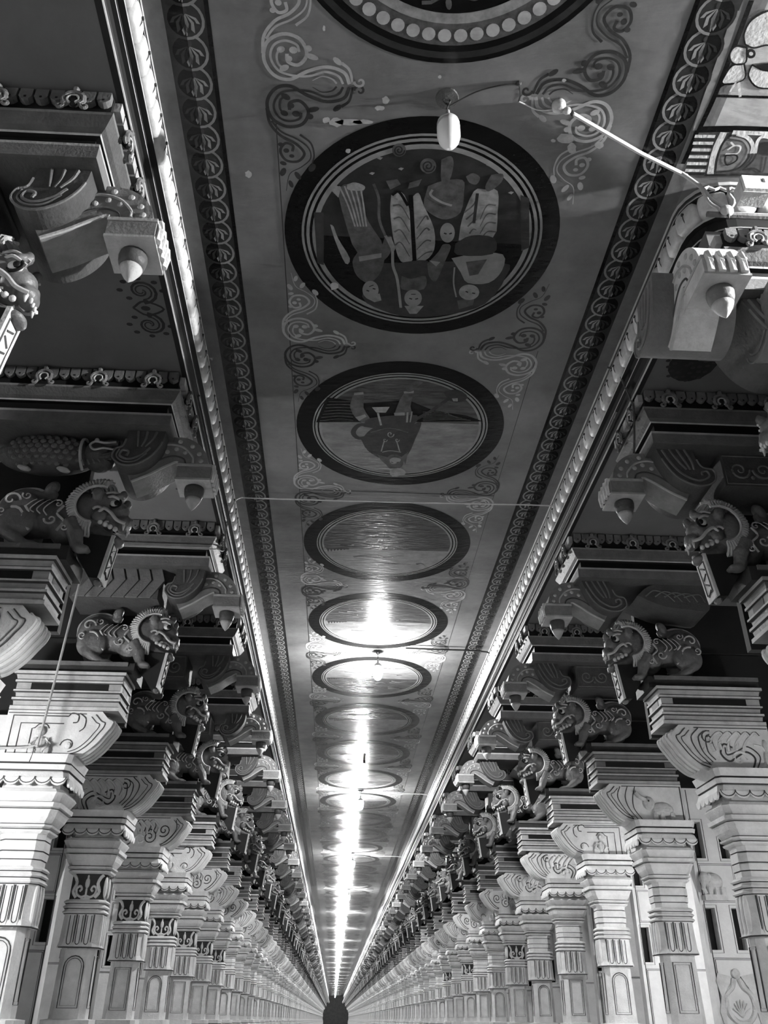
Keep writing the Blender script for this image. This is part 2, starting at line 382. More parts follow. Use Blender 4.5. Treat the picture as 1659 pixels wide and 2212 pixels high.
def remeshed(b, voxel, name, keys, smooth=2):
    bmesh.ops.recalc_face_normals(b.bm, faces=b.bm.faces[:])
    me = bpy.data.meshes.new('tmp'); b.bm.to_mesh(me); b.bm.free()
    o = bpy.data.objects.new('tmp', me); C.objects.link(o)
    r = o.modifiers.new('r', 'REMESH'); r.mode = 'VOXEL'; r.voxel_size = voxel; r.use_smooth_shade = True
    if smooth:
        q = o.modifiers.new('s', 'SMOOTH'); q.factor = 0.5; q.iterations = smooth
    dg = bpy.context.evaluated_depsgraph_get(); out = bpy.data.meshes.new_from_object(o.evaluated_get(dg))
    bpy.data.objects.remove(o); out.name = name
    out.materials.clear()
    for k in keys: out.materials.append(MT[k])
    return out
def flip(me):
    me = me.copy(); bm = bmesh.new(); bm.from_mesh(me)
    for v_ in bm.verts: v_.co.x = -v_.co.x
    bmesh.ops.reverse_faces(bm, faces=bm.faces[:]); bm.to_mesh(me); bm.free(); return me
def rotY(a): return Matrix.Rotation(a, 3, 'Y')
def lion_body():
    b = MB()
    b.ell((2.82, 0, 3.27), (.30, .125, .155), 18, 12)
    b.ell((2.98, 0, 3.31), (.185, .15, .20), 18, 12)
    b.ell((2.60, 0, 3.24), (.16, .14, .21), 18, 12)
    b.ell((2.50, 0, 3.33), (.15, .135, .20), 16, 12)
    b.ell((2.38, 0, 3.39), (.16, .125, .15), 16, 12)             # skull
    b.ell((2.275, 0, 3.33), (.115, .10, .085), 14, 10, rotY(.6))  # muzzle
    b.ell((2.20, 0, 3.25), (.06, .085, .06), 12, 8)               # nose
    b.ell((2.17, 0, 3.285), (.03, .04, .03), 8, 6)
    b.tube([(2.44, 0, 3.20), (2.34, 0, 3.13), (2.22, 0, 3.09)], .075, 8, r1=.05)   # lower jaw
    b.ell((2.22, 0, 3.085), (.05, .075, .035), 10, 8)
    for q in (-1, 1):
        b.ell((2.26, q * .085, 3.44), (.06, .045, .035), 10, 8, rotY(.5))   # brow
        b.ell((2.22, q * .07, 3.475), (.035, .03, .05), 8, 6)
        b.ell((2.40, q * .13, 3.46), (.045, .03, .055), 8, 6)               # ear
        b.ell((2.36, q * .115, 3.26), (.06, .03, .055), 8, 6)               # cheek
        b.tube([(2.56, q * .11, 3.20), (2.50, q * .13, 3.08), (2.47, q * .13, 2.96)], .075, 8, r1=.05)
        b.ell((2.44, q * .135, 2.95), (.065, .055, .035), 10, 8)
        for t in (-1, 0, 1): b.ell((2.395, q * .135 + t * .03, 2.945), (.03, .017, .024), 6, 5)
        b.ell((2.97, q * .12, 3.17), (.15, .075, .15), 14, 10)
        b.tube([(3.02, q * .14, 3.10), (2.93, q * .15, 3.02), (2.85, q * .155, 2.965)], .055, 8, r1=.045)
        b.ell((2.80, q * .155, 2.955), (.075, .05, .04), 10, 8)
        for t in (-1, 0, 1): b.ell((2.735, q * .155 + t * .028, 2.945), (.03, .016, .024), 6, 5)
    b.tube(cat([(3.14, 0, 3.36), (3.10, 0, 3.47), (2.98, 0, 3.53), (2.86, 0, 3.50), (2.78, 0, 3.48), (2.76, 0, 3.53)], 5), .032, 8, r1=.028)
    b.ell((2.795, 0, 3.565), (.05, .05, .075), 10, 8, rotY(-.5))
    return remeshed(b, 0.0125, 'lion_body', ['lion'])
LION = lion_body()
def lion_kit(s, dk):
    kit = [('body', LION if s > 0 else flip(LION), None)]
    pale = 'lionpale'
    b = MB(); b.m('dark').box(2.50, 3.60, -.20, .20, 2.82, 2.94); b.m('mid').box(2.56, 3.6, -.215, -.19, 2.905, 2.945)
    kit.append(('base_slab', b.mesh('base_slab', s), None))
    # ribbed collar-like mane
    b = MB(); b.smooth = False; b.m(pale)
    na, ny = 46, 9; rows = []
    for i in range(na + 1):
        a = math.radians(112 - 195 * i / na); rib = .010 * (1 if i % 2 else -1)
        row = []
        for j in range(ny):
            t = -PI * .5 + PI * j / (ny - 1)
            R = .175 + .085 * math.cos(t) + rib
            row.append(b.v((2.385 + R * math.cos(a) * .95, .158 * math.sin(t), 3.345 + R * math.sin(a))))
        rows.append(row)
    for i in range(na):
        for j in range(ny - 1): b.face([rows[i][j], rows[i + 1][j], rows[i + 1][j + 1], rows[i][j + 1]])
    for q in (-1, 1):
        for R in (.165, .255):
            b.tube([(2.385 + R * .95 * math.cos(math.radians(112 - 195 * i / 24)), q * (.155 if R < .2 else .075), 3.345 + R * math.sin(math.radians(112 - 195 * i / 24))) for i in range(25)], .011, 5)
    for i in range(30):
        a = math.radians(105 - 188 * i / 29); ca, sa = math.cos(a), math.sin(a)
        for q in (-1, 1): b.tube([(2.385 + .165 * ca * .95, q * .152, 3.345 + .165 * sa), (2.385 + .215 * ca * .95, q * .145, 3.345 + .215 * sa), (2.385 + .262 * ca * .95, q * .095, 3.345 + .262 * sa)], .0105, 5)
    kit.append(('mane', b.mesh('mane', s), None))
    for q in (-1, 1):
        b = MB(); b.smooth = True
        b.m('eye').ell((2.262, q * .094, 3.385), (.042, .028, .036), 12, 8); b.m('black').tube([(2.262 + .046 * math.cos(w), q * (.103 - .008 * math.cos(w)), 3.385 + .039 * math.sin(w)) for w in [2 * PI * i / 12 for i in range(12)]], .009, 5, closed=True)
        kit.append(('eye', b.mesh('eye', s), None))
        b = MB(); b.smooth = True
        b.m('black').ell((2.248, q * .114, 3.382), (.022, .013, .024), 10, 6)
        kit.append(('pupil', b.mesh('pupil', s), 'eye'))
    # painted and raised lines
    b = MB(); b.m(pale)
    for q in (-1, 1):
        b.tube([(p[0], q * .123, p[1]) for p in spiral(2.37, 3.30, .045, .8, .3)], .010, 5)
        b.tube([(p.x, p.y * q, p.z) for p in cat([(2.36, .132, 3.28), (2.33, .135, 3.315), (2.28, .118, 3.29), (2.23, .10, 3.235), (2.17, .07, 3.22)], 4)], .014, 5)
        b.tube([(p.x, p.y * q, p.z) for p in cat([(2.32, .105, 3.44), (2.27, .125, 3.43), (2.21, .09, 3.40)], 4)], .011, 5)
        b.tube([(p.x, p.y * q, p.z) for p in cat([(2.34, .11, 3.47), (2.27, .115, 3.475), (2.20, .08, 3.44)], 4)], .009, 5)
        b.tube([(p[0], q * .128, p[1]) for p in spiral(2.395, 3.45, .045, 1.1, 0)], .009, 5)
        b.tube([(p[0], q * .175, p[1]) for p in spiral(2.97, 3.20, .085, 1.3, PI * .4, 1)], .011, 5, r1=.006)
        b.tube([(p[0], q * .155, p[1]) for p in spiral(3.02, 3.36, .07, 1.0, PI, -1)], .010, 5, r1=.006)
        b.tube([(p.x, p.y * q, p.z) for p in cat([(2.90, .165, 3.30), (2.87, .145, 3.24), (2.90, .165, 3.15), (2.84, .14, 3.10)], 4)], .010, 5)
        b.tube([(p[0], q * .142, p[1]) for p in spiral(2.70, 3.20, .05, 1.1, 0, -1)], .009, 5, r1=.005)
        b.tube([(p.x, p.y * q, p.z) for p in cat([(2.64, .14, 3.10), (2.60, .15, 3.18), (2.66, .145, 3.25), (2.63, .13, 3.33)], 4)], .010, 5)
    for q in (-1, 1):
        for cx, cz, rr, yy, a0, dn in ((3.06, 3.24, .045, .175, 4.0, 1), (2.92, 3.42, .04, .125, .5, -1), (2.58, 3.12, .035, .165, 2.5, 1), (2.68, 3.36, .035, .11, 1.0, 1), (2.30, 3.19, .03, .10, 2.0, -1)):
            b.tube([(p[0], q * yy, p[1]) for p in spiral(cx, cz, rr, 1.2, a0, dn, 12)], .008, 4, r1=.004)
        for i in range(4): b.tube([(p.x, p.y * q, p.z) for p in cat([(2.74 + .05 * i, .128, 3.24 + .012 * i), (2.77 + .05 * i, .138, 3.29), (2.73 + .05 * i, .125, 3.36), (2.70 + .05 * i, .105, 3.40)], 4)], .007, 4, r1=.003)
    b.tube([(p.x, 0, p.z) for p in cat([(3.16, 0, 3.30), (3.155, 0, 3.42), (3.06, 0, 3.53), (2.92, 0, 3.555), (2.82, 0, 3.52)], 4)], .014, 5)
    kit[0] = ('body', merged([kit[0], ('l', b.mesh('l', s), None)], 'body'), None)
    b = MB(); b.m('white2'); b.smooth = True
    for q in (-1, 1):
        for i in range(4): b.ell((2.345 - .038 * i, q * (.112 - .008 * i), 3.205 - .016 * i), (.019, .016, .021), 8, 6)
        b.tube([(2.185, q * .055, 3.225), (2.18, q * .06, 3.165)], .016, 6, r1=.004)
    for t in (-.03, 0, .03): b.ell((2.165, t, 3.205), (.012, .012, .022), 6, 5)
    kit.append(('teeth', b.mesh('teeth', s), None))
    b = MB(); b.m('upper').prism([(2.245, 3.10), (2.46, 3.12), (2.46, 2.90), (2.36, 2.745), (2.285, 2.74)], -.075, .075)
    b.m('white2').prism([(2.225, 3.11), (2.25, 3.11), (2.295, 2.745), (2.27, 2.735)], -.08, .08)
    b.m('outline').tube([(2.232, -.05, 3.05), (2.262, -.05, 2.79), (2.262, .05, 2.79), (2.232, .05, 3.05)], .006, 4, closed=True)
    for i in range(4): b.tube([(2.236 + .0085 * i, (-.03 if i % 2 else .03), 3.02 - .07 * i), (2.24 + .0085 * i, (.03 if i % 2 else -.03), 2.985 - .07 * i)], .008, 4)
    b.m('mid').ell((2.31, 0, 2.735), (.03, .05, .025), 8, 6)
    kit.append(('tongue_strut', b.mesh('tongue_strut', s), None))
    done = set()
    for _, me, _p in kit:
        if me.name in done: continue
        done.add(me.name)
        for v_ in me.vertices:
            if v_.co.z > 2.82: v_.co.z = 2.82 + (v_.co.z - 2.82) * .955
    return kit

# ------------------------------------------------------------------ beam with bracket arm
UE = 1.89; UO = 4.85; HBM = 0.34
def horseshoe(b, x, y, z, along):
    def P(a, c, d): return (x + a, y - d, z + c) if along == 'x' else (x - d, y + a, z + c)
    b.m('mid').tube([P(.055 * math.cos(t), .055 * math.sin(t), .012) for t in [math.radians(-50 + 280 * i / 12) for i in range(13)]], .016, 6)
    b.m('pale').tube([P(.032 * math.cos(t), .032 * math.sin(t) - .01, .02) for t in [math.radians(-60 + 300 * i / 10) for i in range(11)]], .008, 5)
    b.m('mid')
    for q in (-1, 1): b.tube([P(p[0] * q, p[1], .012) for p in spiral(.068, -.055, .026, 1.0, PI * .6)], .010, 5)
    b.ell(P(0, .078, .012), (.020, .020, .026), 6, 5)
    b.m('black').ell(P(0, 0, 0), (.03, .03, .04), 6, 5)
def beam_kit(s, var):
    kit = []
    k2 = 'dim'
    b = MB(); b.stack([(3.93, -.02, 'dim'), (3.932, 0, 'mid'), (4.025, 0, 'pale'), (4.045, 0, 'black'), (4.05, -.05, 'black'), (4.135, -.05, 'black'), (4.14, -.02, 'pale'), (4.152, -.015, k2), (4.17, .01, k2), (4.235, .045, 'mid'), (4.25, .05, 'mid'), (4.255, .03, 'black'), (4.26, .02, 'black'), (4.415, .02, 'black')], UE, UO, HBM)
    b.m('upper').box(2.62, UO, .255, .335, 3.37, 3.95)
    kit.append(('beam_body', b.mesh('beam_body', s), None))
    # frieze of hanging petals
    b = MB(); n = int((UO - UE) / .085)
    for i in range(n):
        x = UE + .02 + .085 * i
        b.m('mid').prism([(x - .036, 4.41), (x - .036, 4.345), (x - .018, 4.325), (x, 4.318), (x + .018, 4.325), (x + .036, 4.345), (x + .036, 4.41)], -HBM - .06, -HBM - .02)
        b.m('black').box(x - .006, x + .006, -HBM - .063, -HBM - .058, 4.336, 4.348)
    for i in range(8):
        y = -HBM + .04 + .085 * i
        b.m('pale').box(UE - .06, UE - .02, y - .036, y + .036, 4.335, 4.41)
    kit.append(('petal_frieze', b.mesh('petal_frieze', s), None))
    for i in range(3):
        b = MB(); horseshoe(b, 2.06 + .42 * i, -HBM - .065, 4.31, 'x'); kit.append(('horseshoe_arch', b.mesh('horseshoe_arch', s), None))
    for y in (-.16, .16):
        b = MB(); horseshoe(b, UE - .065, y, 4.31, 'y'); kit.append(('horseshoe_arch', b.mesh('horseshoe_arch', s), None))
    # bracket arm: volute, trunk-like curl, box
    h = .125
    curl = cat([(1.94, 3.965), (1.86, 3.975), (1.76, 3.955), (1.68, 3.90), (1.625, 3.82), (1.60, 3.73)], 6)
    under = cat([(1.835, 3.735), (1.86, 3.735), (1.95, 3.68), (2.05, 3.61), (2.17, 3.545)], 5)
    b = MB(); b.m('arm').prism([(p[0], p[1]) for p in curl] + [(1.58, 3.72), (1.835, 3.72)] + [(p[0], p[1]) for p in under[1:]] + [(2.24, 3.67), (2.20, 3.80), (2.06, 3.965)], -h, h)
    b.m('pale')
    for x, z in ((1.84, 3.93), (1.74, 3.89), (1.68, 3.82), (1.66, 3.755), (1.86, 3.86), (1.93, 3.83), (1.79, 3.83)): b.ell((x, -h, z), (.020, .012, .020), 8, 6)
    b.m('outline').tube(at_y(cat([(2.10, 3.66), (1.98, 3.75), (1.88, 3.79), (1.80, 3.77), (1.775, 3.72)], 5), -h - .002), .007, 5)
    b.m('pale').tube(at_y(cat([(2.0, 3.88), (1.90, 3.90), (1.80, 3.87), (1.73, 3.79), (1.72, 3.73)], 5), -h - .002), .009, 5)
    b.tube(at_y(under, -h), .010, 5)
    kit.append(('bracket_arm', b.mesh('bracket_arm', s), None))
    # dark volute behind the arm
    b = MB(); hv = .26
    if s < 0: out = cat([(1.93, 3.95), (1.955, 3.80), (2.03, 3.68), (2.14, 3.61), (2.24, 3.615), (2.305, 3.68), (2.29, 3.755), (2.235, 3.79), (2.21, 3.95)], 5)
    else: out = cat([(1.93, 3.95), (1.98, 3.81), (2.05, 3.69), (2.16, 3.61), (2.29, 3.60), (2.37, 3.66), (2.36, 3.745), (2.27, 3.78), (2.22, 3.95)], 5)
    b.m('armdk').prism([(p[0], p[1]) for p in out], -hv, hv)
    b.m('mid'); y = -hv - .002
    b.tube(at_y([(p[0], p[1]) for p in out[4:38]], y), .008, 5)
    if s < 0:
        b.tube(at_y(cat([(2.03, 3.77), (2.09, 3.70), (2.18, 3.66), (2.25, 3.69), (2.235, 3.74), (2.19, 3.73), (2.20, 3.69)], 5), y), .010, 5)
        b.tube(at_y(cat([(2.05, 3.72), (2.13, 3.645), (2.22, 3.64), (2.275, 3.69), (2.26, 3.75)], 5), y), .007, 5)
        for dx in (0, .07, .14): b.tube(at_y(cat([(2.00 + dx, 3.92), (2.02 + dx * .8, 3.85), (2.07 + dx * .4, 3.78)], 4), y), .011, 5, r1=.006)
    else:
        b.tube(at_y(cat([(1.98, 3.92), (2.04, 3.79), (2.12, 3.69), (2.23, 3.64), (2.32, 3.68), (2.31, 3.73), (2.27, 3.72), (2.27, 3.69)], 5), y), .010, 5)
        for dx in (.06, .12, .18): b.tube(at_y(cat([(1.98 + dx, 3.93), (2.04 + dx * .9, 3.82), (2.12 + dx * .5, 3.74)], 4), y), .009, 5)
    kit.append(('volute', b.mesh('volute', s), None))
    b = MB(); b.m('arm').box(1.575, 1.835, -.13, .13, 3.585, 3.725); b.m('pale').box(1.570, 1.840, -.135, .135, 3.575, 3.592); b.box(1.57, 1.84, -.135, .135, 3.70, 3.722)
    b.m('white2')
    for i in range(4): b.tube([(1.565, -.095 + .063 * i, 3.73), (1.555, -.095 + .063 * i, 3.66), (1.565, -.095 + .063 * i, 3.59)], .022, 6)
    kit.append(('box_end', b.mesh('box_end', s), None))
    b = MB(); b.smooth = True; b.m('armdk').rev([(.074, .0), (.078, -.02), (.074, -.06), (.060, -.10)], (1.705, 0, 3.575), 18)
    b.m('pale').rev([(.062, -.10), (.052, -.125), (.030, -.165), (.006, -.195), (.001, -.20)], (1.705, 0, 3.575), 18)
    kit.append(('lotus_drop', b.mesh('lotus_drop', s), None))
    # side panel behind, between beam and lion
    hp = .22; b = MB()
    if var == 'fish':
        b.m('dim').ell((2.86, -.05, 3.80), (.40, .16, .155), 20, 12)
        b.m('mid')
        for i in range(9):
            for j in range(-3, 4):
                x = 2.60 + .06 * i + (.03 if j % 2 else 0); z = 3.80 + j * .04; q = 1 - ((x - 2.86) / .40) ** 2 - ((z - 3.80) / .155) ** 2
                if q > .1: b.ell((x, -.05 - .16 * math.sqrt(q) + .003, z), (.026, .012, .023), 7, 5)
        b.m('dim').ell((2.46, -.07, 3.80), (.13, .13, .13), 14, 10)
        b.tube(cat([(2.46, -.14, 3.84), (2.36, -.16, 3.87), (2.30, -.17, 3.86)], 4), .04, 8, r1=.02); b.tube(cat([(2.46, -.14, 3.74), (2.36, -.16, 3.755), (2.31, -.17, 3.79)], 4), .035, 8, r1=.02)
        b.m('pale').tube([(2.575, -.05 - .165 * math.cos(t), 3.80 + .135 * math.sin(t)) for t in [math.radians(-80 + 16 * i) for i in range(11)]], .012, 5)
        b.tube(at_y(cat([(2.31, 3.845), (2.40, 3.835), (2.47, 3.845), (2.505, 3.81), (2.47, 3.77), (2.40, 3.785), (2.32, 3.775)], 5), -.215), .009, 5)
        b.m('eye').ell((2.47, -.185, 3.875), (.02, .015, .02), 8, 6); b.m('mid')
        for i in range(7): b.tube([(2.56 - .04 * i, -.17, 3.70 + .004 * i), (2.54 - .04 * i, -.16, 3.655 + .012 * i)], .007, 4)
        b.m('pale').ell((2.70, -.12, 3.635), (.06, .03, .022), 8, 6, rotY(-.3)); b.ell((3.0, -.12, 3.64), (.06, .03, .022), 8, 6, rotY(-.3)); b.ell((2.92, -.1, 3.955), (.04, .03, .025), 8, 6)
    elif var == 'chevron':
        b.m('dim').box(2.38, 3.25, -hp, hp, 3.61, 4.0)
        b.m('mid')
        for i in range(6):
            x = 2.45 + .13 * i
            b.prism([(x - .06, 3.995), (x + .05, 3.995), (x - .01, 3.805), (x + .12, 3.615), (x + .0, 3.615), (x - .12, 3.805)][::-1], -hp - .02, -hp + .02)
    elif var == 'leaf':
        b.m('dim').prism([(p[0], p[1]) for p in cat([(2.52, 3.80), (2.64, 3.90), (2.80, 3.94), (2.96, 3.93), (3.25, 3.97), (3.25, 3.66), (3.0, 3.66), (2.8, 3.68), (2.64, 3.74), (2.52, 3.80)], 4)[:-1]], -hp, hp)
        b.m('mid')
        for i in range(5): b.tube(at_y(cat([(2.60 + .1 * i, 3.79), (2.70 + .1 * i, 3.86 - .01 * i), (2.82 + .09 * i, 3.82), (2.9 + .08 * i, 3.74)], 5), -hp - .002), .010, 5, r1=.005)
    else:
        x0, x1 = (2.46, 3.25) if var == 'scroll' else (2.40, 3.25)
        b.m('dim').box(x0, x1, -hp, hp, 3.63, 3.93)
        b.m('mid')
        rect_line(b, x0 + .02, x1, 3.65, 3.91, -hp - .001, .006)
        for i in range(4):
            x = x0 + .14 + .19 * i
            b.tube(at_y(spiral(x, 3.78, .085, 1.5, PI * i, 1 if i % 2 else -1), -hp - .002), .011, 5, r1=.006)
            b.ell((x + .095, -hp, 3.85 if i % 2 else 3.71), (.018, .012, .018), 7, 5)
    kit.append(('carved_panel', b.mesh('carved_panel', s), None))
    return kit

def place(kit, name, loc, s, label, category, group):
    root = empty(name, loc); tag(root, label, category, group, 'thing')
    made = {}
    for n, me, par in kit:
        o = obj(n, me, made[par] if par else root)
        made[n] = o
    return root
# ------------------------------------------------------------------ rows of pillars, lions and beams
PK = {(s, v_, lo): pillar_kit(s, v_, lo) for s in (-1, 1) for v_ in range(5) for lo in (False, True)}
LK = {s: lion_kit(s, 0) for s in (-1, 1)}
BK = {(s, v_): beam_kit(s, v_) for s in (-1, 1) for v_ in ('fish', 'chevron', 'scroll', 'leaf')}
PM = {s: merged(PK[(s, 3, False)], 'pillar_far') for s in (-1, 1)}
LM = {s: merged(LK[s], 'lion_far') for s in (-1, 1)}
BMm = {s: merged(BK[(s, 'scroll')], 'beam_far') for s in (-1, 1)}
PV = {-1: [3, 0, 0, 4, 3, 0, 3, 1, 3, 4, 3, 0, 3, 4], 1: [3, 4, 1, 2, 0, 1, 4, 3, 0, 3, 4, 1, 3, 0]}
BV = {-1: ['scroll', 'fish', 'chevron', 'scroll', 'scroll', 'scroll', 'leaf', 'scroll'] + ['scroll', 'leaf'] * 4, 1: ['scroll', 'scroll', 'leaf', 'scroll', 'scroll', 'leaf', 'scroll', 'scroll'] + ['leaf', 'scroll'] * 4}
PW = {0: 'with figure on bracket', 1: 'with curling bracket lines', 2: 'with elephant on bracket', 3: 'with spiral bracket scrolls', 4: 'with wavy bracket lines'}
BW = {'fish': 'over a scaly fish carving', 'chevron': 'over a chevron panel', 'scroll': 'over a scroll panel', 'leaf': 'over a leaf panel'}
for s in (-1, 1):
    sd = SIDEN[s]
    for k in range(NROW):
        y = yrow(k)
        if s > 0 and k == 0: y = 4.10
        if k < NEAR:
            dx = XC
            lo = (s < 0 and 3 <= k <= 8) or (s > 0 and k in (7, 10, 12))
            yl_ = y if (s, k) != (1, 0) else 4.38
            place(PK[(s, PV[s][k], lo)], 'stone_pillar', (dx, yl_, EYE), s, f'white pillar {PW[PV[s][k]]}, {ORD[k]} from the camera in {sd} row', 'pillar', f'white pillars of the {sd} row')
            place(LK[s], 'lion_statue', (XC, yl_, EYE), s, f'carved grey lion with ribbed mane, {ORD[k]} from the camera on the {sd} pillars', 'statue', f'lions on the {sd} pillars')
            bk = BK[(s, BV[s][k])]
            if s > 0 and k == 0: bk = [p for p in bk if p[0] not in ('bracket_arm', 'box_end', 'lotus_drop')]
            place(bk, 'carved_beam', (XC, y, EYE), s, (f'dark beam end with lotus drop {BW[BV[s][k]]}, {ORD[k]} on the {sd}' if (s, k) != (1, 0) else 'bright carved beam end facing the side crossing, first on the right'), 'beam', f'beam ends on the {sd}')
        else:
            for nm, me, lab, ct, g in (('stone_pillar', PM[s], f'tiny distant white pillar near the far end of the {sd} row', 'pillar', f'distant pillars of the {sd} row'),
                                       ('lion_statue', LM[s], f'tiny distant carved lion near the far end of the {sd} row', 'statue', f'distant lions of the {sd} row'),
                                       ('carved_beam', BMm[s], f'tiny distant beam end near the far end of the {sd} side', 'beam', f'distant beam ends on the {sd}')):
                tag(obj(nm, me, None, (XC, y, EYE)), lab, ct, g, 'thing')

# bracket arms of the first right-hand beam that reach out towards the camera, into the side crossing
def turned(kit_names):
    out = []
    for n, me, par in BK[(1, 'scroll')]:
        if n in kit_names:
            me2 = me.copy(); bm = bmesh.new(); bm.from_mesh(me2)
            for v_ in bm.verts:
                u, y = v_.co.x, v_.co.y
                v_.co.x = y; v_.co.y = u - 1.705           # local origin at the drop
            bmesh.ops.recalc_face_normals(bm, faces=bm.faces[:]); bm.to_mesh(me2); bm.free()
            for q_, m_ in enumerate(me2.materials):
                if m_ == MT['arm'] or m_ == MT['armdk']: me2.materials[q_] = MT['white2' if m_ == MT['arm'] else 'mid']  # lighter tones put the crossing lamp's brightness into the colour
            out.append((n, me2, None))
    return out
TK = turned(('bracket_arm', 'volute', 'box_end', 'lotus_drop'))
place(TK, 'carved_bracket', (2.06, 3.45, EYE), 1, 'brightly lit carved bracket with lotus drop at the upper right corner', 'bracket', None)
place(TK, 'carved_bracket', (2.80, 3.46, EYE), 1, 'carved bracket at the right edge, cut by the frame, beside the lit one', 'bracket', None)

# ------------------------------------------------------------------ room shell
def struct(o): o['kind'] = 'structure'; return o
def slab(name, x0, x1, y0, y1, z0, z1, key):
    b = MB(); b.m(key).box(x0, x1, y0, y1, z0, z1); return struct(obj(name, b.mesh(name), None, (0, 0, EYE)))
YB = -9.0; XR = 8.0
slab('floor', XC - 9, XC + 9, YB, YEND, -1.75, -1.6, 'floor')
for s in (-1, 1):
    b = MB(); x0, x1 = sorted((XC + s * 2.55, XC + s * 4.9)); b.m('white').box(x0, x1, YB if s < 0 else 3.3, YEND, -1.6, -0.95)
    struct(obj('trim_%d' % (5 if s < 0 else 6), b.mesh('platform'), None, (0, 0, EYE)))
ceil = slab('ceiling', XC - 1.80, XC + 1.80, YB, YEND, CEIL, CEIL + .2, 'ceil')
struct(slab('ceiling', XC - 5.0, XC - 1.84, YB, YEND, SIDE, SIDE + .15, 'sideceil'))
struct(slab('ceiling', XC + 1.84, XC + 5.0, 3.87, YEND, SIDE, SIDE + .15, 'sideceil'))
struct(slab('ceiling', XC + 1.80, XR + .2, YB, 3.86, CEIL, CEIL + .2, 'panel'))
slab('wall_end', XC - 5, XC + 5, YEND - .2, YEND, -1.6, CEIL, 'endwall')
# side walls: back wall plus one cross wall behind every pillar, with vent slots whose inner darkness is coloured onto their backs
def cross_walls(s):
    out = []; name = 'wall_' + SIDEN[s]
    b = MB()
    x0, x1 = sorted((s * 4.85, s * 5.0)); b.m('wall').box(x0, x1, YB if s < 0 else 3.6, YEND, -0.95, SIDE)
    out.append(struct(obj(name, b.mesh(name), None, (XC, 0, EYE))))
    for k in range(NROW):
        b = MB()
        y = yrow(k) if not (s > 0 and k == 0) else 4.10
        a = lambda u: s * u
        us = [3.60, 3.615, 3.73, 3.98, 4.09, 4.85] if s < 0 else [3.66, 3.71, 3.82, 4.01, 4.12, 4.85]
        zs = [-0.95, .70, 1.13, 1.66, 2.07, 2.46]
        for i in range(5):
            for j in range(5):
                hole = i in (1, 3) and j in (1, 3)
                if k >= 12 and (i or j): continue
                if k < 12:
                    x0, x1 = sorted((a(us[i]), a(us[i + 1]))); z0, z1 = zs[j], zs[j + 1]
                    if not hole: b.m('wall').box(x0, x1, y - .02, y + .14, z0, z1)
                    else: b.m('void').box(x0, x1, y + .10, y + .14, z0, z1)
                else:
                    x0, x1 = sorted((a(us[0]), a(4.85))); b.m('wall').box(x0, x1, y - .02, y + .14, -.95, 2.46)
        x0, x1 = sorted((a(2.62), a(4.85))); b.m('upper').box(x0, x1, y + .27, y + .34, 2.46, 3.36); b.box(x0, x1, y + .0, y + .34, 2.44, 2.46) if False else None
        if k < 12:
            b.m('outline')
            for i in (1, 3):
                for j in (1, 3):
                    rect_line(b, a(us[i] - .02), a(us[i + 1] + .02), zs[j] - .03, zs[j + 1] + .03, y - .022, .004)
            for d in (.02, .035):
                rect_line(b, a(us[1] - .02 + d), a(us[4] + .02 - d), 1.17 + d, 1.62 - d, y - .022, .004); rect_line(b, a(us[1] - .02 + d), a(4.6), -.5, .64 - d, y - .022, .005)
            b.tube([(a(us[1] - .005), y - .022, -.9), (a(us[1] - .005), y - .022, 2.44)], .005, 4)
        out.append(struct(obj(name, b.mesh(name), None, (XC, 0, EYE))))
    return out
walls = {s: cross_walls(s) for s in (-1, 1)}
slab('wall_back', XC + 5.0, XR + .2, 3.86, 4.0, -1.6, CEIL, 'endwall')
slab('wall_side', XR, XR + .2, YB, 3.9, -1.6, CEIL, 'endwall')
# reliefs on the right-hand cross wall of the fourth row
b = MB(); y = yrow(3) - .02; b.m('white2')
b.box(3.70, 3.96, y - .09, y + .02, 1.20, 1.26)
b.ell((3.84, y - .02, 1.40), (.12, .07, .10), 14, 10); b.ell((3.74, y - .05, 1.43), (.065, .06, .075), 12, 8); b.tube([(3.71, y - .08, 1.40), (3.69, y - .10, 1.32), (3.72, y - .09, 1.27)], .03, 7, r1=.02)
for x in (3.78, 3.86, 3.93): b.tube([(x, y - .05, 1.34), (x, y - .05, 1.26)], .036, 7)
b.ell((3.78, y - .09, 1.44), (.03, .015, .045), 8, 6)
obj('elephant_relief', b.mesh('elephant_relief'), walls[1][4])
b = MB(); b.m('white2'); cx = 3.92
for q in (-1, 1):
    b.tube([(p.x, y - .01, p.y) for p in cat([(cx + q * .03, .42), (cx + q * .06, .34), (cx + q * .14, .26), (cx + q * .15, .12), (cx + q * .08, .02), (cx, .0)], 5)], .028, 6)
    b.prism([(cx + q * .05, .44), (cx + q * .2, .47), (cx + q * .23, .40), (cx + q * .2, .25), (cx + q * .24, .1), (cx + q * .2, -.1), (cx + q * .17, .1), (cx + q * .15, .28)][::q], y - .02, y + .02)
b.ell((cx, y - .02, .47), (.05, .03, .05), 10, 8)
for i in range(7):
    t = math.radians(30 + 20 * i); b.tube([(cx, y - .015, .06), (cx + .11 * math.cos(t), y - .015, .06 + .16 * math.sin(t))], .012, 5, r1=.006)
obj('leaf_relief', b.mesh('leaf_relief'), walls[1][4])
b = MB(); b.m('white2'); y = yrow(2) - .02
for z in (.42, .16, -.1): b.ell((-3.60, y - .02, z), (.10, .05, .10), 12, 8); b.m('outline').tube(at_y(spiral(-3.60, z, .11, 1.6, 0), y - .06), .006, 4); b.m('white2')
obj('leaf_relief', b.mesh('leaf_relief'), walls[-1][3])

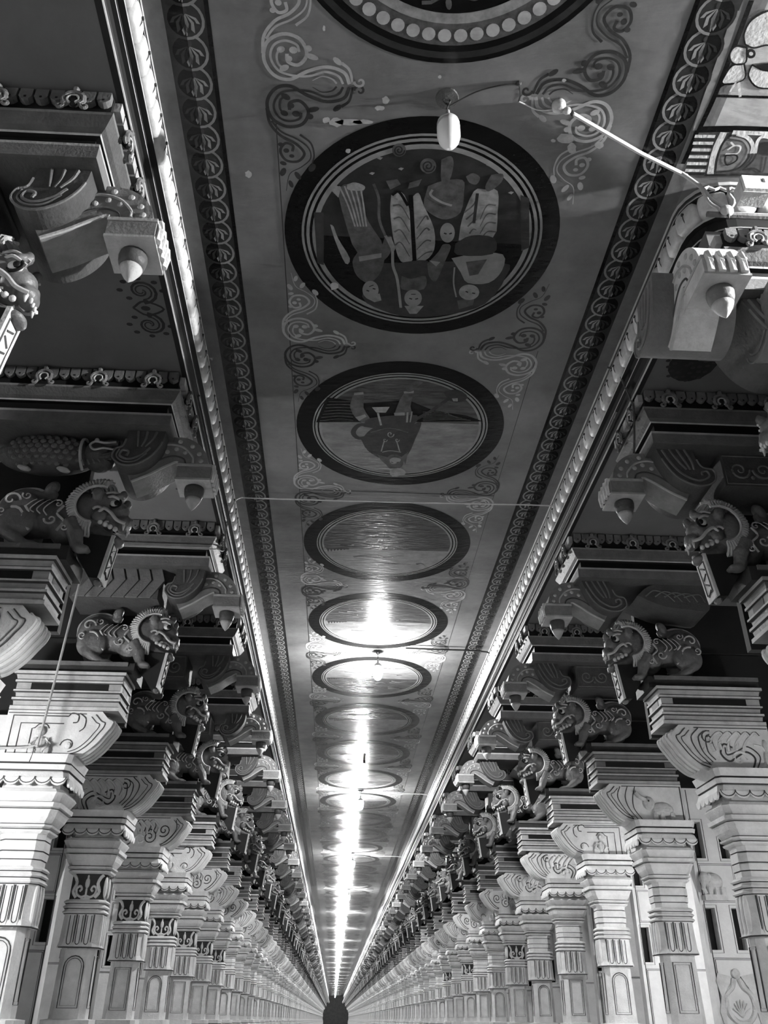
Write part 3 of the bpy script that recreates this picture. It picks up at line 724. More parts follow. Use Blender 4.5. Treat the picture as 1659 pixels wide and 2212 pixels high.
# ------------------------------------------------------------------ cornice between nave ceiling and side bays
PROF = [(0.00, 5.0, 'line'), (0.00, 4.968, 'dark'), (.015, 4.962, 'strip'), (.015, 4.945, 'line'), (.0, 4.935, 'line'), (.0, 4.925, 'dark'), (.05, 4.92, 'dark'), (.05, 4.715, 'line'), (.015, 4.71, 'line'), (.015, 4.69, 'black'), (.05, 4.685, 'black'), (.06, 4.59, 'black'), (.03, 4.585, 'line'), (.03, 4.572, 'black'), (.055, 4.565, 'black'), (.07, 4.475, 'black'), (.045, 4.465, 'dark'), (.045, 4.432, 'line'), (.045, 4.42, 'line'), (.052, 4.417, 'black'), (.09, 4.414, 'black')]
def cornice(path, nrm, petal_until, name):
    b = MB(); rings = []
    for (px, py), (nx, ny) in zip(path, nrm):
        rings.append([b.v((px + nx * o, py + ny * o, z)) for o, z, _ in PROF])
    for A, B in zip(rings, rings[1:]):
        for j in range(len(PROF) - 1): b.m(PROF[j][2]).face([A[j], B[j], B[j + 1], A[j + 1]])
    # petals
    d = 0.0; step = .2
    for i in range(len(path) - 1):
        p, q = Vector(path[i]), Vector(path[i + 1]); L = (q - p).length; t = (q - p) / L
        n0, n1 = Vector(nrm[i]), Vector(nrm[i + 1])
        while d < L:
            c = p + t * d; nn = n0.lerp(n1, d / L).normalized()
            if c.y > petal_until: break
            ang = math.atan2(t.y, t.x); R = Matrix.Rotation(ang, 3, 'Z')
            b.smooth = True
            b.m('bead').ell((c.x + nn.x * .035, c.y + nn.y * .035, 4.815), (.099, .058, .098), 12, 8, R, p=.5)
            b.smooth = False
            f_ = c - nn * .026
            b.m('outline').box(f_.x - .008, f_.x + .008, f_.y - .008, f_.y + .008, 4.84, 4.855)
            b.tube([(c.x + nn.x * (.035 - .0635 * math.cos(w)), c.y + nn.y * (.035 - .0635 * math.cos(w)), 4.815 + .098 * math.sin(w)) for w in (-1.1, -.6, -.1, .3)], .003, 4)
            d += step
        d -= L
        if petal_until < q.y and (p + t * 0).y > petal_until: break
    if path[-1][1] > petal_until:      # plain roll beyond
        o0 = Vector(path[-1]); x = o0.x
        sg = nrm[-1][0]; ring = [(x + sg * (.05 - .08 * math.sin(PI * i / 6)), 4.72 + .2 * i / 6) for i in range(7)]
        A = [b.v((p_[0], petal_until, p_[1])) for p_ in ring]; B = [b.v((p_[0], o0.y, p_[1])) for p_ in ring]
        b.m('bead')
        for j in range(6): b.face([A[j], B[j], B[j + 1], A[j + 1]])
    return struct(obj(name, b.mesh(name), None, (0, 0, EYE)))
xl = XC - 1.765; xr = XC + 1.765
cornice([(xl, YB), (xl, YEND)], [(-1, 0), (-1, 0)], 46.0, 'trim_1')
arc = [(xr + .30 - .30 * math.cos(a), 4.10 - .30 * math.sin(a)) for a in [math.radians(15 * i) for i in range(7)]]
arcn = [(math.cos(a), math.sin(a)) for a in [math.radians(15 * i) for i in range(7)]]
pth = [(XR, 3.80)] + arc[::-1] + [(xr, YEND)]
nr = [(0, 1)] + arcn[::-1] + [(1, 0)]
cornice(pth, nr, 46.0, 'trim_2')
b = MB(); b.m('ceil').poly([(xr - .02, 3.70, CEIL - .0005), (XR, 3.70, CEIL - .0005), (XR, 3.82, CEIL - .0005), (xr + .3, 3.82, CEIL - .0005), (xr, 4.12, CEIL - .0005), (xr - .02, 4.12, CEIL - .0005)])
struct(obj('trim_7', b.mesh('cornice_margin'), None, (0, 0, EYE)))

# painted border of overlapping shells along both edges of the nave ceiling
def shell_border(s, name):
    b = MB(); z0 = CEIL - .0015
    def q(x, y, z): return (XC + s * x, y, z)
    def flat(key, pts, z): b.m(key).poly([q(p[0], p[1], z) for p in pts])
    flat('cdark', [(1.39, YB), (1.655, YB), (1.655, YEND), (1.39, YEND)], z0)
    flat('cblack', [(1.385, YB), (1.412, YB), (1.412, YEND), (1.385, YEND)], z0 - .001)
    flat('strip', [(1.655, YB), (1.765, YB), (1.765, YEND), (1.655, YEND)], z0)
    cx, R = 1.535, .117; n = int((40 - 1.4) / .195)
    for i in range(n):
        cy = 2.10 + .195 * i; seg = 10
        def zz(dy): return z0 - .002 - .0045 * (dy + R) / (2 * R)
        def P(a, r): return (cx - r * math.sin(a), cy - r * math.cos(a))     # a=0 near side, grows towards the nave
        for half in (1, -1):
            base, ring, rib = ('cdark', 'cring', 'crobe') if half > 0 else ('cblack', 'cdark', 'cdark')
            A = [half * PI * j / seg for j in range(seg + 1)]
            pts = [(cx, cy)] + [P(a, R) for a in A]
            b.m(base).poly([q(p[0], p[1], zz(p[1] - cy)) for p in pts])
            b.m(ring)
            for a0, a1 in zip(A, A[1:]):
                pp = [P(a0, R), P(a1, R), P(a1, R - .017), P(a0, R - .017)]
                b.poly([q(p[0], p[1], zz(p[1] - cy) - .0008) for p in pp])
            b.m(rib)
            for j in range(4):                                       # blades of the fan
                a = half * (.62 + .26 * j) * PI * .92; hx, hy = cx - half * .004, cy - .055 + .018 * (3 - j) * .3
                tip = P(a, R - .026); mid = ((hx + tip[0]) / 2 - half * .016, (hy + tip[1]) / 2); d = .020 + .003 * j
                u_ = Vector((tip[0] - hx, tip[1] - hy)).normalized(); n_ = Vector((-u_.y, u_.x)) * d * .5; t2 = (tip[0] * .8 + hx * .2, tip[1] * .8 + hy * .2)
                pp = [(hx, hy), (mid[0] - n_.x * .8, mid[1] - n_.y * .8), (t2[0] - n_.x, t2[1] - n_.y), tip, (t2[0] + n_.x, t2[1] + n_.y), (mid[0] + n_.x * .8, mid[1] + n_.y * .8)]
                if j == 3: pp = [(cx, cy - .03), (cx - half * .022, cy + .02), (cx - half * .004, cy + R - .024), (cx, cy + R - .024)]
                b.poly([q(p[0], p[1], zz(p[1] - cy) - .0008) for p in pp])
            pp = [(cx, cy - .075)] + [(cx - half * .022 * math.sin(PI * w / 5), cy - .055 - .022 * math.cos(PI * w / 5)) for w in range(6)]
            b.m('cscroll' if half > 0 else 'cblack').poly([q(p[0], p[1], zz(p[1] - cy) - .0012) for p in pp])
    return struct(obj(name, b.mesh(name), None, (0, 0, EYE)))
shell_border(-1, 'trim_3'); shell_border(1, 'trim_4')

# ------------------------------------------------------------------ round ceiling paintings
CNT = [0]
def lift(z):
    CNT[0] = (CNT[0] + 1) % 40; return z - 3e-5 * CNT[0]
def ribbon(b, pts, w0, w1=None, z=0.0):
    z = lift(z)
    pts = [Vector((p[0], p[1])) for p in pts]; N = len(pts); L = []; Rr = []
    for i, p in enumerate(pts):
        t = (pts[min(i + 1, N - 1)] - pts[max(i - 1, 0)]); t = t.normalized() if t.length > 1e-9 else Vector((1, 0))
        n = Vector((-t.y, t.x)); w = w0 + ((w0 if w1 is None else w1) - w0) * i / (N - 1)
        L.append(b.v((p.x + n.x * w / 2, p.y + n.y * w / 2, z))); Rr.append(b.v((p.x - n.x * w / 2, p.y - n.y * w / 2, z)))
    for i in range(N - 1): b.face([L[i], L[i + 1], Rr[i + 1], Rr[i]])
def disc(b, c, rx, ry, z, n=16, rot=0.0):
    z = lift(z)
    cr, sr = math.cos(rot), math.sin(rot)
    b.poly([(c[0] + rx * math.cos(2 * PI * i / n) * cr - ry * math.sin(2 * PI * i / n) * sr, c[1] + rx * math.cos(2 * PI * i / n) * sr + ry * math.sin(2 * PI * i / n) * cr, z) for i in range(n)])
def annulus(b, r0, r1, z, n=72):
    A = [b.v((r0 * math.cos(2 * PI * i / n), r0 * math.sin(2 * PI * i / n), z)) for i in range(n)]
    B = [b.v((r1 * math.cos(2 * PI * i / n), r1 * math.sin(2 * PI * i / n), z)) for i in range(n)]
    for i in range(n): b.face([A[i], A[(i + 1) % n], B[(i + 1) % n], B[i]])
def corner_scroll(key, sx, sy, cx, cy):
    """acanthus scroll: a inward from the border side, b away from the bay line"""
    b = MB(); b.m(key)
    def T(pts): return [(cx + sx * p[0], cy + sy * p[1]) for p in pts]
    z = -.002
    R_ = lambda pts, w0, w1=None, n=5: ribbon(b, T([(p.x, p.y) for p in cat(pts, n)]), w0, w1, z)
    R_([(.52, .0), (.485, .075), (.38, .105), (.26, .07), (.15, .012), (.055, .035), (.0, .13), (.025, .24), (.12, .295), (.22, .27), (.26, .18), (.21, .11), (.145, .125), (.14, .175)], .022)
    R_([(.48, .0), (.45, .05), (.37, .072), (.27, .04), (.16, .04), (.08, .07), (.04, .15), (.065, .225), (.13, .255), (.20, .235), (.215, .19)], .015)
    R_([(.44, .0), (.41, .03), (.35, .042), (.29, .012)], .013, .004)
    R_([(.13, .07), (.085, .11), (.08, .17), (.11, .21)], .014)
    R_([(-.005, .17), (.01, .28), (.08, .37), (.17, .42), (.225, .49), (.18, .555), (.10, .55), (.065, .48), (.10, .42), (.15, .435), (.145, .48)], .019)
    R_([(.02, .26), (.08, .335), (.18, .385), (.255, .45), (.265, .53), (.20, .60), (.12, .66), (.09, .80)], .015, .004)
    R_([(.20, .35), (.27, .41), (.29, .50), (.275, .57)], .016, .008)
    R_([(.54, .0), (.52, .09), (.47, .135)], .014, .02)
    for a, c, rx, ry, ro in ((.18, .20, .026, .022, 0), (.105, .20, .026, .02, .4), (.15, .145, .022, .02, 0), (.12, .085, .032, .020, .5), (.29, .165, .042, .018, -.3), (.27, .215, .022, .020, 0), (.105, .475, .020, .018, 0), (.14, .515, .018, .014, 0),
                             (.275, .60, .022, .036, .5), (.175, .67, .018, .036, -.5), (.075, .645, .020, .036, .4), (.125, .74, .016, .032, -.3), (.07, .43, .018, .016, 0), (.08, .575, .024, .016, .3), (.445, .145, .034, .018, -.7)):
        disc(b, (cx + sx * a, cy + sy * c), rx, ry, z - .0003, 10, ro * sx * sy)
    ribbon(b, T(spiral(.585, .02, .038, 1.0, PI, 1)), .018, .012, z)
    return b.mesh('corner_scroll')
MR = 1.015
def trace(b, key, pts, org, scl, c, z, smooth=True):
    P = [on_ceiling(org[0] + p[0] / scl, org[1] + p[1] / scl) for p in pts]
    P = [(p[0] - c[0], p[1] - c[1]) for p in P]
    if smooth and len(P) > 4:
        P = [(p.x, p.y) for p in cat(P + [P[0]], 3)[:-1]]
    z = lift(z); b.m(key).poly([(p[0], p[1], z) for p in P])
def trace_line(b, key, pts, w, org, scl, c, z, w1=None):
    P = [on_ceiling(org[0] + p[0] / scl, org[1] + p[1] / scl) for p in pts]
    b.m(key); ribbon(b, [(p.x, p.y) for p in cat([(p[0] - c[0], p[1] - c[1]) for p in P], 4)] if len(P) > 2 else [(p[0] - c[0], p[1] - c[1]) for p in P], w, w1, z)
def circ(cx, cy, rx, ry, n=14): return [(cx + rx * math.cos(2 * PI * i / n), cy + ry * math.sin(2 * PI * i / n)) for i in range(n)]
def half_disc(b, key, r, lower, z, yh=0.0):
    a0 = math.asin(yh / r); A = [a0 + (PI - 2 * a0) * i / 30 for i in range(31)] if lower else [a0 - (PI + 2 * a0) * i / 30 for i in range(31)]
    b.m(key).poly([(r * math.cos(a), r * math.sin(a), z) for a in A])
def painting(k, c):
    parts = []
    if k < 0:
        b = MB(); b.m('cblack'); annulus(b, .985, MR, -.002); annulus(b, .905, .945, -.002); b.m('cdark'); annulus(b, .945, .985, -.002)
        parts.append(('black_rim', b.mesh('black_rim'), None))
        b = MB(); b.m('cskin'); annulus(b, .765, .905, -.002); b.m('crobe'); annulus(b, .715, .775, -.003)
        for i in range(56):
            a = 2 * PI * i / 56; disc(b.m('clight'), (.845 * math.cos(a), .845 * math.sin(a)), .040, .040, -.003, 14)
        parts.append(('pearl_band', b.mesh('pearl_band'), None))
        b = MB(); b.m('cblack'); disc(b, (0, 0), .715, .715, -.0015, 64); b.m('cscroll')
        b.m('cskin')
        for i in range(14):
            a = 2 * PI * i / 14; cx, cy = .56 * math.cos(a), .56 * math.sin(a)
            ribbon(b, spiral(cx, cy, .12, 1.5, a + (PI if i % 2 else 0), 1 if i % 2 else -1), .022, .012, -.0025); disc(b, (cx, cy), .03, .03, -.0028, 10)
            disc(b, (.66 * math.cos(a + .22), .66 * math.sin(a + .22)), .035, .018, -.0027, 10, a)
        parts.append(('scroll_picture', b.mesh('scroll_picture'), None))
    else:
        r0 = .895 if k == 0 else .865
        b = MB(); b.m('cblack'); annulus(b, r0, MR, -.002); parts.append(('black_rim', b.mesh('black_rim'), None))
        b = MB(); b.m('cblack'); annulus(b, .755, r0, -.0018); b.m('cring')
        for a0, a1 in (((.872, .89), (.832, .855), (.775, .812)) if k == 0 else ((.845, .858), (.81, .832), (.772, .795))): annulus(b, a0, a1, -.003)
        parts.append(('ring_line', b.mesh('ring_line'), None))
        b = MB(); z = -.0025; r = .775
        if k == 0:
            half_disc(b, 'cdark', r, False, z); half_disc(b, 'cblack', r, True, z); O, S = (600, 230), 2.633
            L = lambda key, pts, dz=0, sm=True: trace(b, key, pts, O, S, c, z - .0006 - dz * .0013, sm)
            LL = lambda key, pts, w, dz=1, w1=None: trace_line(b, key, pts, w, O, S, c, z - .0006 - dz * .0013, w1)
            L('cscroll', [(560, 890), (1250, 880), (1300, 960), (1180, 1120), (980, 1180), (760, 1195), (600, 1160), (480, 1080)], 0)
            L('cscroll', [(1380, 500), (1430, 520), (1430, 800), (1385, 820)], 0, False); L('cscroll', [(205, 600), (262, 600), (262, 900), (225, 890)], 0, False)
            # left figure
            L('cskin', [(345, 500), (375, 440), (495, 450), (470, 520), (515, 650), (600, 800), (455, 830), (380, 640)], 1)
            for i in range(5): LL('crobe', [(350 + 30 * i, 450), (400 + 22 * i, 560), (440 + 16 * i, 680)], .012, 2)
            L('crobe', [(300, 470), (330, 445), (360, 455), (345, 515)], 2); L('crobe', [(395, 440), (440, 428), (495, 450), (480, 475), (400, 470)], 2)
            L('cskin', [(455, 825), (600, 800), (590, 930), (520, 1000), (450, 960), (425, 880)], 2); L('cring', [(460, 850), (590, 830), (590, 855), (465, 878)], 3)
            L('crobe', [(298, 668), (318, 680), (345, 750), (410, 860), (385, 890), (330, 770)], 2); L('cskin', [(610, 735), (650, 740), (640, 830), (590, 880), (580, 840)], 2)
            L('cring', circ(528, 1040, 46, 52), 3); LL('cdark', [(505, 1040), (520, 1046)], .012, 5); LL('cdark', [(540, 1030), (556, 1034)], .012, 5); LL('cdark', [(520, 1020), (545, 1010)], .008, 5)
            L('crobe', [(500, 1085), (580, 1060), (590, 1100), (550, 1110)], 2)
            LL('cskin', [(545, 435), (575, 520), (578, 640), (620, 750)], .02, 4)
            # middle figure
            L('crobe', [(645, 500), (690, 478), (735, 530), (765, 700), (772, 865), (700, 878), (660, 760), (640, 600)], 2); L('crobe', [(757, 520), (800, 488), (830, 560), (888, 690), (890, 810), (840, 872), (785, 865)], 2)
            for i in range(4): LL('cskin', [(655 + 4 * i, 560 + 75 * i), (700, 560 + 70 * i), (750, 640 + 70 * i)], .016, 3, .006); LL('cskin', [(880 - 8 * (3 - i), 640 + 60 * i), (840, 620 + 70 * i), (790, 690 + 60 * i)], .016, 3, .006)
            LL('cblack', [(757, 500), (768, 700), (778, 870)], .03, 4); LL('cblack', [(650, 500), (690, 482), (740, 560)], .02, 4)
            L('cscroll', [(690, 885), (850, 872), (870, 950), (835, 1045), (700, 1045), (680, 950)], 3); L('cskin', [(705, 960), (760, 975), (840, 960), (830, 1035), (705, 1035)], 4)
            L('cskin', [(850, 890), (915, 820), (940, 780), (985, 790), (950, 880), (900, 990), (860, 960)], 3); L('cring', [(860, 870), (925, 880), (900, 905)], 4)
            L('cring', circ(770, 1085, 50, 48), 4); LL('cdark', [(748, 1085), (764, 1090)], .012, 6); LL('cdark', [(782, 1090), (798, 1086)], .012, 6); LL('cdark', [(758, 1062), (784, 1062)], .008, 6); L('crobe', [(720, 1130), (830, 1130), (790, 1175), (750, 1175)], 3)
            LL('cring', [(612, 730), (650, 800), (655, 900), (680, 980), (700, 1140)], .022, 4); L('crobe', [(612, 740), (645, 735), (670, 800), (655, 830)], 5)
            # kneeling figure
            L('cskin', [(855, 450), (940, 420), (1050, 415), (1060, 480), (1040, 600), (960, 640), (890, 620), (830, 560)], 1); L('cring', circ(965, 715, 42, 56), 2); L('cskin', [(930, 300), (985, 280), (1000, 330), (975, 420), (930, 420)], 1)
            LL('cring', [(880, 470), (870, 500), (930, 540), (990, 560)], .018, 3); LL('cdark', [(945, 715), (960, 720)], .012, 5); LL('cdark', [(975, 720), (990, 715)], .012, 5)
            # right figure
            L('crobe', [(1028, 760), (1048, 640), (1115, 480), (1180, 470), (1250, 478), (1250, 600), (1222, 745)], 1)
            for i in range(4): LL('cskin', [(1060 + 10 * i, 600 + 40 * i), (1110, 560 + 45 * i), (1130, 520 + 60 * i)], .014, 2, .006); LL('cskin', [(1240, 560 + 50 * i), (1190, 560 + 50 * i), (1150, 640 + 40 * i)], .014, 2, .006)
            LL('cdark', [(1135, 490), (1115, 660)], .022, 3); L('cscroll', [(1010, 775), (1100, 730), (1232, 745), (1222, 835), (1020, 840)], 3)
            L('cring', [(988, 860), (1120, 835), (1280, 838), (1275, 930), (1200, 1000), (1080, 1000), (1040, 940)], 2); L('cskin', [(1070, 880), (1190, 865), (1140, 950), (1090, 960)], 3)
            L('crobe', circ(1088, 1052, 58, 44), 4); LL('cdark', [(1068, 1045), (1082, 1052)], .012, 6); LL('cdark', [(1105, 1055), (1122, 1058)], .012, 6); L('cskin', [(1020, 1100), (1120, 1080), (1110, 1125), (1030, 1150)], 3)
            L('cskin', [(1070, 395), (1110, 375), (1150, 400), (1130, 440), (1090, 430)], 2); L('cskin', [(1215, 385), (1280, 380), (1270, 430), (1200, 480), (1180, 450)], 2)
            LL('cring', [(1005, 910), (1000, 1000), (1015, 1080)], .012, 4)
            for x, y, q in ((690, 245, 40), (855, 335, 46)): L('cskin', circ(x, y, q, q * .95), 1); LL('cdark', spiral(x, y, q * .8, 1.8, 0), .010, 2)
            for x, y in ((580, 292), (535, 378), (700, 352), (900, 232), (1200, 330), (1325, 488)): L('cring', [(x - 16, y), (x, y - 8), (x + 18, y - 4), (x + 4, y + 9)], 1, False)
            L('cskin', [(615, 420), (680, 410), (700, 440), (640, 470)], 1); L('cskin', [(750, 430), (820, 410), (800, 450), (740, 465)], 1)
        elif k == 1:
            yh = -.13
            half_disc(b, 'csea', r, False, z, yh); half_disc(b, 'csky', r, True, z, yh); O, S = (600, 770), 3.19
            L = lambda key, pts, dz=0, sm=True: trace(b, key, pts, O, S, c, z - .0006 - dz * .0013, sm)
            LL = lambda key, pts, w, dz=1, w1=None: trace_line(b, key, pts, w, O, S, c, z - .0006 - dz * .0013, w1)
            L('cblack', [(265, 452), (1415, 446), (1300, 405), (1080, 372), (900, 300), (600, 320), (420, 290), (340, 280), (300, 360)], 0, False)
            for i in range(7): LL('cskin', [(290 + 10 * i, 440 - 22 * i), (420, 428 - 20 * i), (520, 436 - 21 * i)], .008, 1); LL('cskin', [(1000, 440 - 10 * i), (1160, 430 - 9 * i), (1330 - 30 * i, 436 - 7 * i)], .007, 1)
            L('cscroll', [(575, 570), (640, 500), (720, 480), (880, 490), (960, 452), (990, 460), (945, 570), (905, 660), (830, 735), (720, 705), (620, 645)], 2)
            L('cskin', [(518, 262), (592, 250), (592, 350), (640, 440), (560, 442), (500, 352)], 2); L('cring', [(525, 245), (590, 240), (592, 256), (525, 262)], 3); L('cskin', [(540, 230), (560, 205), (592, 215), (588, 240)], 3)
            L('cskin', [(872, 245), (935, 240), (915, 340), (930, 440), (800, 452), (830, 320)], 2); L('cring', [(868, 236), (938, 232), (936, 248), (870, 250)], 3); L('cskin', [(882, 200), (950, 165), (1002, 175), (940, 215), (930, 235), (885, 236)], 3)
            L('cscroll', [(590, 480), (640, 420), (960, 400), (900, 490), (740, 500)], 2); L('crobe', [(648, 345), (772, 342), (745, 382), (680, 382)], 3); LL('crobe', [(690, 385), (712, 470)], .020, 3); LL('cring', [(895, 380), (890, 450)], .018, 3); LL('cring', [(925, 375), (912, 450)], .012, 3)
            L('cring', [(535, 415), (600, 395), (612, 410), (560, 440)], 3); L('cring', [(800, 385), (875, 382), (875, 402), (805, 404)], 3)
            LL('cscroll', [(950, 430), (1060, 370), (1175, 290)], .040, 2); L('cscroll', [(1140, 240), (1240, 225), (1310, 280), (1230, 315), (1170, 285)], 2); L('crobe', [(1200, 285), (1240, 283), (1240, 305), (1210, 305)], 3)
            LL('cscroll', [(640, 470), (560, 470), (520, 520), (560, 560), (650, 545)], .05, 2)
            for x in (735, 818): LL('crobe', [(x, 575), (x - 8 + (16 if x > 800 else 0), 600), (x - 22 + (44 if x > 800 else 0), 650)], .012, 4); LL('crobe', spiral(x + 4, 570, 16, 1, 0), .008, 4)
            LL('crobe', spiral(775, 530, 26, 1.1, 0), .010, 4); LL('cring', [(720, 655), (775, 645), (850, 655)], .012, 4); LL('cskin', [(640, 520), (770, 490), (900, 520)], .014, 3)
            L('cskin', circ(805, 722, 62, 52), 4); L('cring', [(770, 705), (800, 690), (845, 700), (840, 720), (800, 735), (775, 725)], 5); LL('cdark', [(780, 722), (796, 726)], .012, 6); LL('cdark', [(818, 726), (834, 722)], .012, 6)
            L('crobe', [(770, 768), (850, 765), (885, 800), (830, 818), (780, 815)], 5); L('cskin', [(685, 670), (760, 690), (745, 740), (710, 710)], 3); L('cskin', [(850, 690), (900, 650), (880, 740)], 3)
        else:
            yh = (-.10, .05, .12, -.02, .0)[k % 5]
            up, lo = (('csea', 'csky'), ('csky', 'csea'), ('csea', 'cring'))[k % 3]
            half_disc(b, up, r, False, z, yh); half_disc(b, lo, r, True, z, yh)
            rnd = random.Random(k); b.m('cskin')
            for i in range(26):
                x = rnd.uniform(-.5, .5); y = rnd.uniform(-.55, .55); L_ = rnd.uniform(.05, .2); b.m(rnd.choice(('cskin', 'cscroll', 'csea', 'cring', 'crobe')))
                ribbon(b, [(p.x, p.y) for p in cat([(x - L_, y + rnd.uniform(-.03, .03)), (x, y + rnd.uniform(-.04, .04)), (x + L_, y + rnd.uniform(-.03, .03))], 4)], rnd.uniform(.015, .05), .004, z - .0006)
            b.m('cscroll'); b.poly([(-.74 + .02 * i, yh + .16 * (1 - i / 14) * (i % 2) * .6 + .02, z - .0004) for i in range(15)] + [(-.46, yh, z - .0004), (-.75, yh, z - .0004)])
        parts.append(('picture', b.mesh('picture'), None))
    e = XC - 1.09 - c[0]; f_ = XC + 1.12 - c[0]; q = D / 2 - .01
    for key, sx, sy, cx, cy in (('cscroll', 1, 1, e, -q), ('clight', 1, -1, e, q), ('clight', -1, 1, f_, -q), ('cscroll', -1, -1, f_, q)):
        parts.append(('corner_scroll', corner_scroll(key, sx, sy, cx, cy), None))
    return parts
MED = ['with three standing robed figures upside down', 'with one figure holding a mace before a dark sea', 'with faint clouds over a dark shore', 'showing a calm sea under sky, crossed by a lamp glare', 'just behind the glowing bulb', 'past the first glowing bulb']
YM = Y0 + 1.06
far_painting = None
for k in range(-1, 60):
    c = (XC - .015, YM + D * k)
    if k <= 7: kit = painting(k, c)
    else:
        if far_painting is None or k < 11: far_painting = painting(8 + (k % 3), c)
        kit = far_painting
    if k < 0: lab = 'round ceiling painting with pearl band, cut by the top edge'
    elif k < 6: lab = f'round ceiling painting {MED[k]}'
    elif k < 14: lab = f'round black-rimmed ceiling painting, {ORD[k]} whole one from the camera'
    else: lab = 'distant round ceiling painting squeezed to a thin streak by perspective'
    if k < 12: place(kit, 'ceiling_painting', (c[0], c[1], CEIL + EYE), 1, lab, 'painting', 'round ceiling paintings')
    else:
        if k == 12: FARP = merged(kit, 'painting_far')
        tag(obj('ceiling_painting', FARP, None, (c[0], c[1], CEIL + EYE)), lab, 'painting', 'distant round ceiling paintings' if k >= 14 else 'round ceiling paintings')

# fine line, plaster patches and side-bay motifs (paint on the ceilings)
b = MB(); b.m('cscroll').box(XC - 1.045, XC - 1.038, 3.5, 60, CEIL - .002, CEIL - .001); b.box(XC + 1.10, XC + 1.105, 5.6, 60, CEIL - .002, CEIL - .001)
b.box(XC - 1.04, XC + 1.1, 7.98, 7.995, CEIL - .0022, CEIL - .001)
obj('painted_line', b.mesh('painted_line', 1), ceil)
b = MB(); b.m('cpatch'); rnd = random.Random(3)
for px, py, rx, ry in ((728, 263, 16, 10), (755, 262, 30, 7), (785, 262, 22, 5), (705, 258, 9, 7), (833, 215, 8, 9), (820, 232, 11, 6), (1222, 298, 18, 13), (1235, 320, 10, 12), (1195, 303, 5, 4), (537, 375, 8, 8), (722, 617, 10, 9), (752, 325, 6, 5), (1218, 172, 5, 4), (700, 60, 3, 7), (950, 165, 4, 4), (1295, 312, 11, 8)):
    P = [on_ceiling(px + rx * math.cos(a) * rnd.uniform(.75, 1.15), py + ry * math.sin(a) * rnd.uniform(.75, 1.15)) for a in [2 * PI * i / 12 for i in range(12)]]
    b.poly([(p[0], p[1], CEIL - .006) for p in P])
obj('bare_plaster_patch', b.mesh('bare_plaster_patch'), ceil)
def side_motif(x, y, s, n):
    b = MB(); b.m('cscroll'); z = SIDE - .002
    if n == 0:
        for q in (-1, 1):
            ribbon(b, spiral(x + .0, y + q * .17, .12, 1.4, -q * PI / 2, q), .025, .012, z); ribbon(b, spiral(x + .0, y + q * .17, .085, 1.2, -q * PI / 2, q), .014, .01, z)
            for i in range(7): a = i * .8; disc(b, (x + .15 * math.cos(a), y + q * (.18 + .11 * math.sin(a))), .024, .018, z - .0004, 8)
        ribbon(b, [(p.x, p.y) for p in cat([(x - .09, y), (x, y - .07), (x + .13, y), (x, y + .07), (x - .09, y)], 4)], .018, .018, z); disc(b, (x, y), .035, .025, z, 10)
    else:
        disc(b.m('cdark'), (x + .02, y), .19, .22, z + .0006, 14); b.m('cscroll')
        for i in range(40): a = i * 2.4; r = .018 * math.sqrt(i) * 1.7; disc(b, (x + r * math.cos(a), y + r * math.sin(a) * 1.2), .02, .017, z - .0003 * (i % 3), 8)
    o = obj('painted_motif', b.mesh('painted_motif'), None, (0, 0, EYE)); return o
tag(side_motif(-1.52, 4.66, -1, 0), 'dark scroll motif painted on the side ceiling below the upper left lotus drop', 'painting', None)
tag(side_motif(2.62, 5.02, 1, 1), 'dark round flower painted on the side ceiling at right', 'painting', None)
tag(side_motif(-1.52, 6.95, -1, 0), 'dark scroll motif painted on the side ceiling behind the second left lotus drop', 'painting', None)

# light painted panel with a flower in the side crossing at upper right
pn = empty('flower_mural', (2.3, 3.0, CEIL + EYE)); tag(pn, 'light painted ceiling panel with a large flower at the upper right corner', 'painting')
def loc(p): return (p[0] - 2.3, p[1] - 3.0)
b = MB(); O, S = (1400, 0), 5.266
def LP(key, pts, dz, sm=True): trace(b, key, pts, O, S, (2.3, 3.0), -.002 - dz * .0013, sm)
def LPL(key, pts, w, dz, w1=None): trace_line(b, key, pts, w, O, S, (2.3, 3.0), -.002 - dz * .0013, w1)
LPL('cring', [(1010, 120), (830, 660), (640, 1180), (545, 1480)], .045, 0); LPL('cblack', [(1175, 0), (980, 520), (760, 1080), (570, 1490)], .03, 1)
LPL('cblack', [(560, 1470), (980, 1462), (1500, 1480)], .045, 1); LPL('cblack', [(745, 1085), (1100, 1095), (1500, 1105)], .016, 1)
LPL('cblack', [(560, 1480), (470, 1700), (395, 1860)], .03, 1)
obj('border_line', b.mesh('border_line'), pn)
b = MB()
for pts in ([(1100, 500), (1090, 380), (1180, 220), (1400, 110), (1500, 200), (1500, 480), (1330, 510), (1200, 540)], [(1120, 540), (1000, 520), (930, 600), (940, 690), (1010, 730), (1110, 700)], [(1090, 720), (960, 740), (880, 840), (840, 940), (960, 950), (1100, 880)], [(1180, 730), (1300, 790), (1500, 830), (1500, 980), (1250, 990), (1140, 860)]):
    LP('bead', pts, 1); LPL('cblack', pts + [pts[0]], .010, 2)
LP('cblack', circ(1165, 603, 56, 54), 3); LP('bead', circ(1168, 603, 24, 22), 4); LP('cblack', [(1220, 735), (1500, 690), (1500, 810), (1300, 780)], 3); LPL('cblack', [(770, 1030), (860, 960), (960, 945)], .010, 2); LPL('bead', [(1030, 930), (1045, 1095)], .016, 3); LPL('cblack', [(820, 930), (870, 850)], .014, 2); LPL('bead', [(930, 1040), (1000, 930)], .012, 2)
obj('flower', b.mesh('flower'), pn)
b = MB()
LP('cskin', [(520, 1490), (1500, 1500), (1500, 1990), (400, 1990)], 0, False)
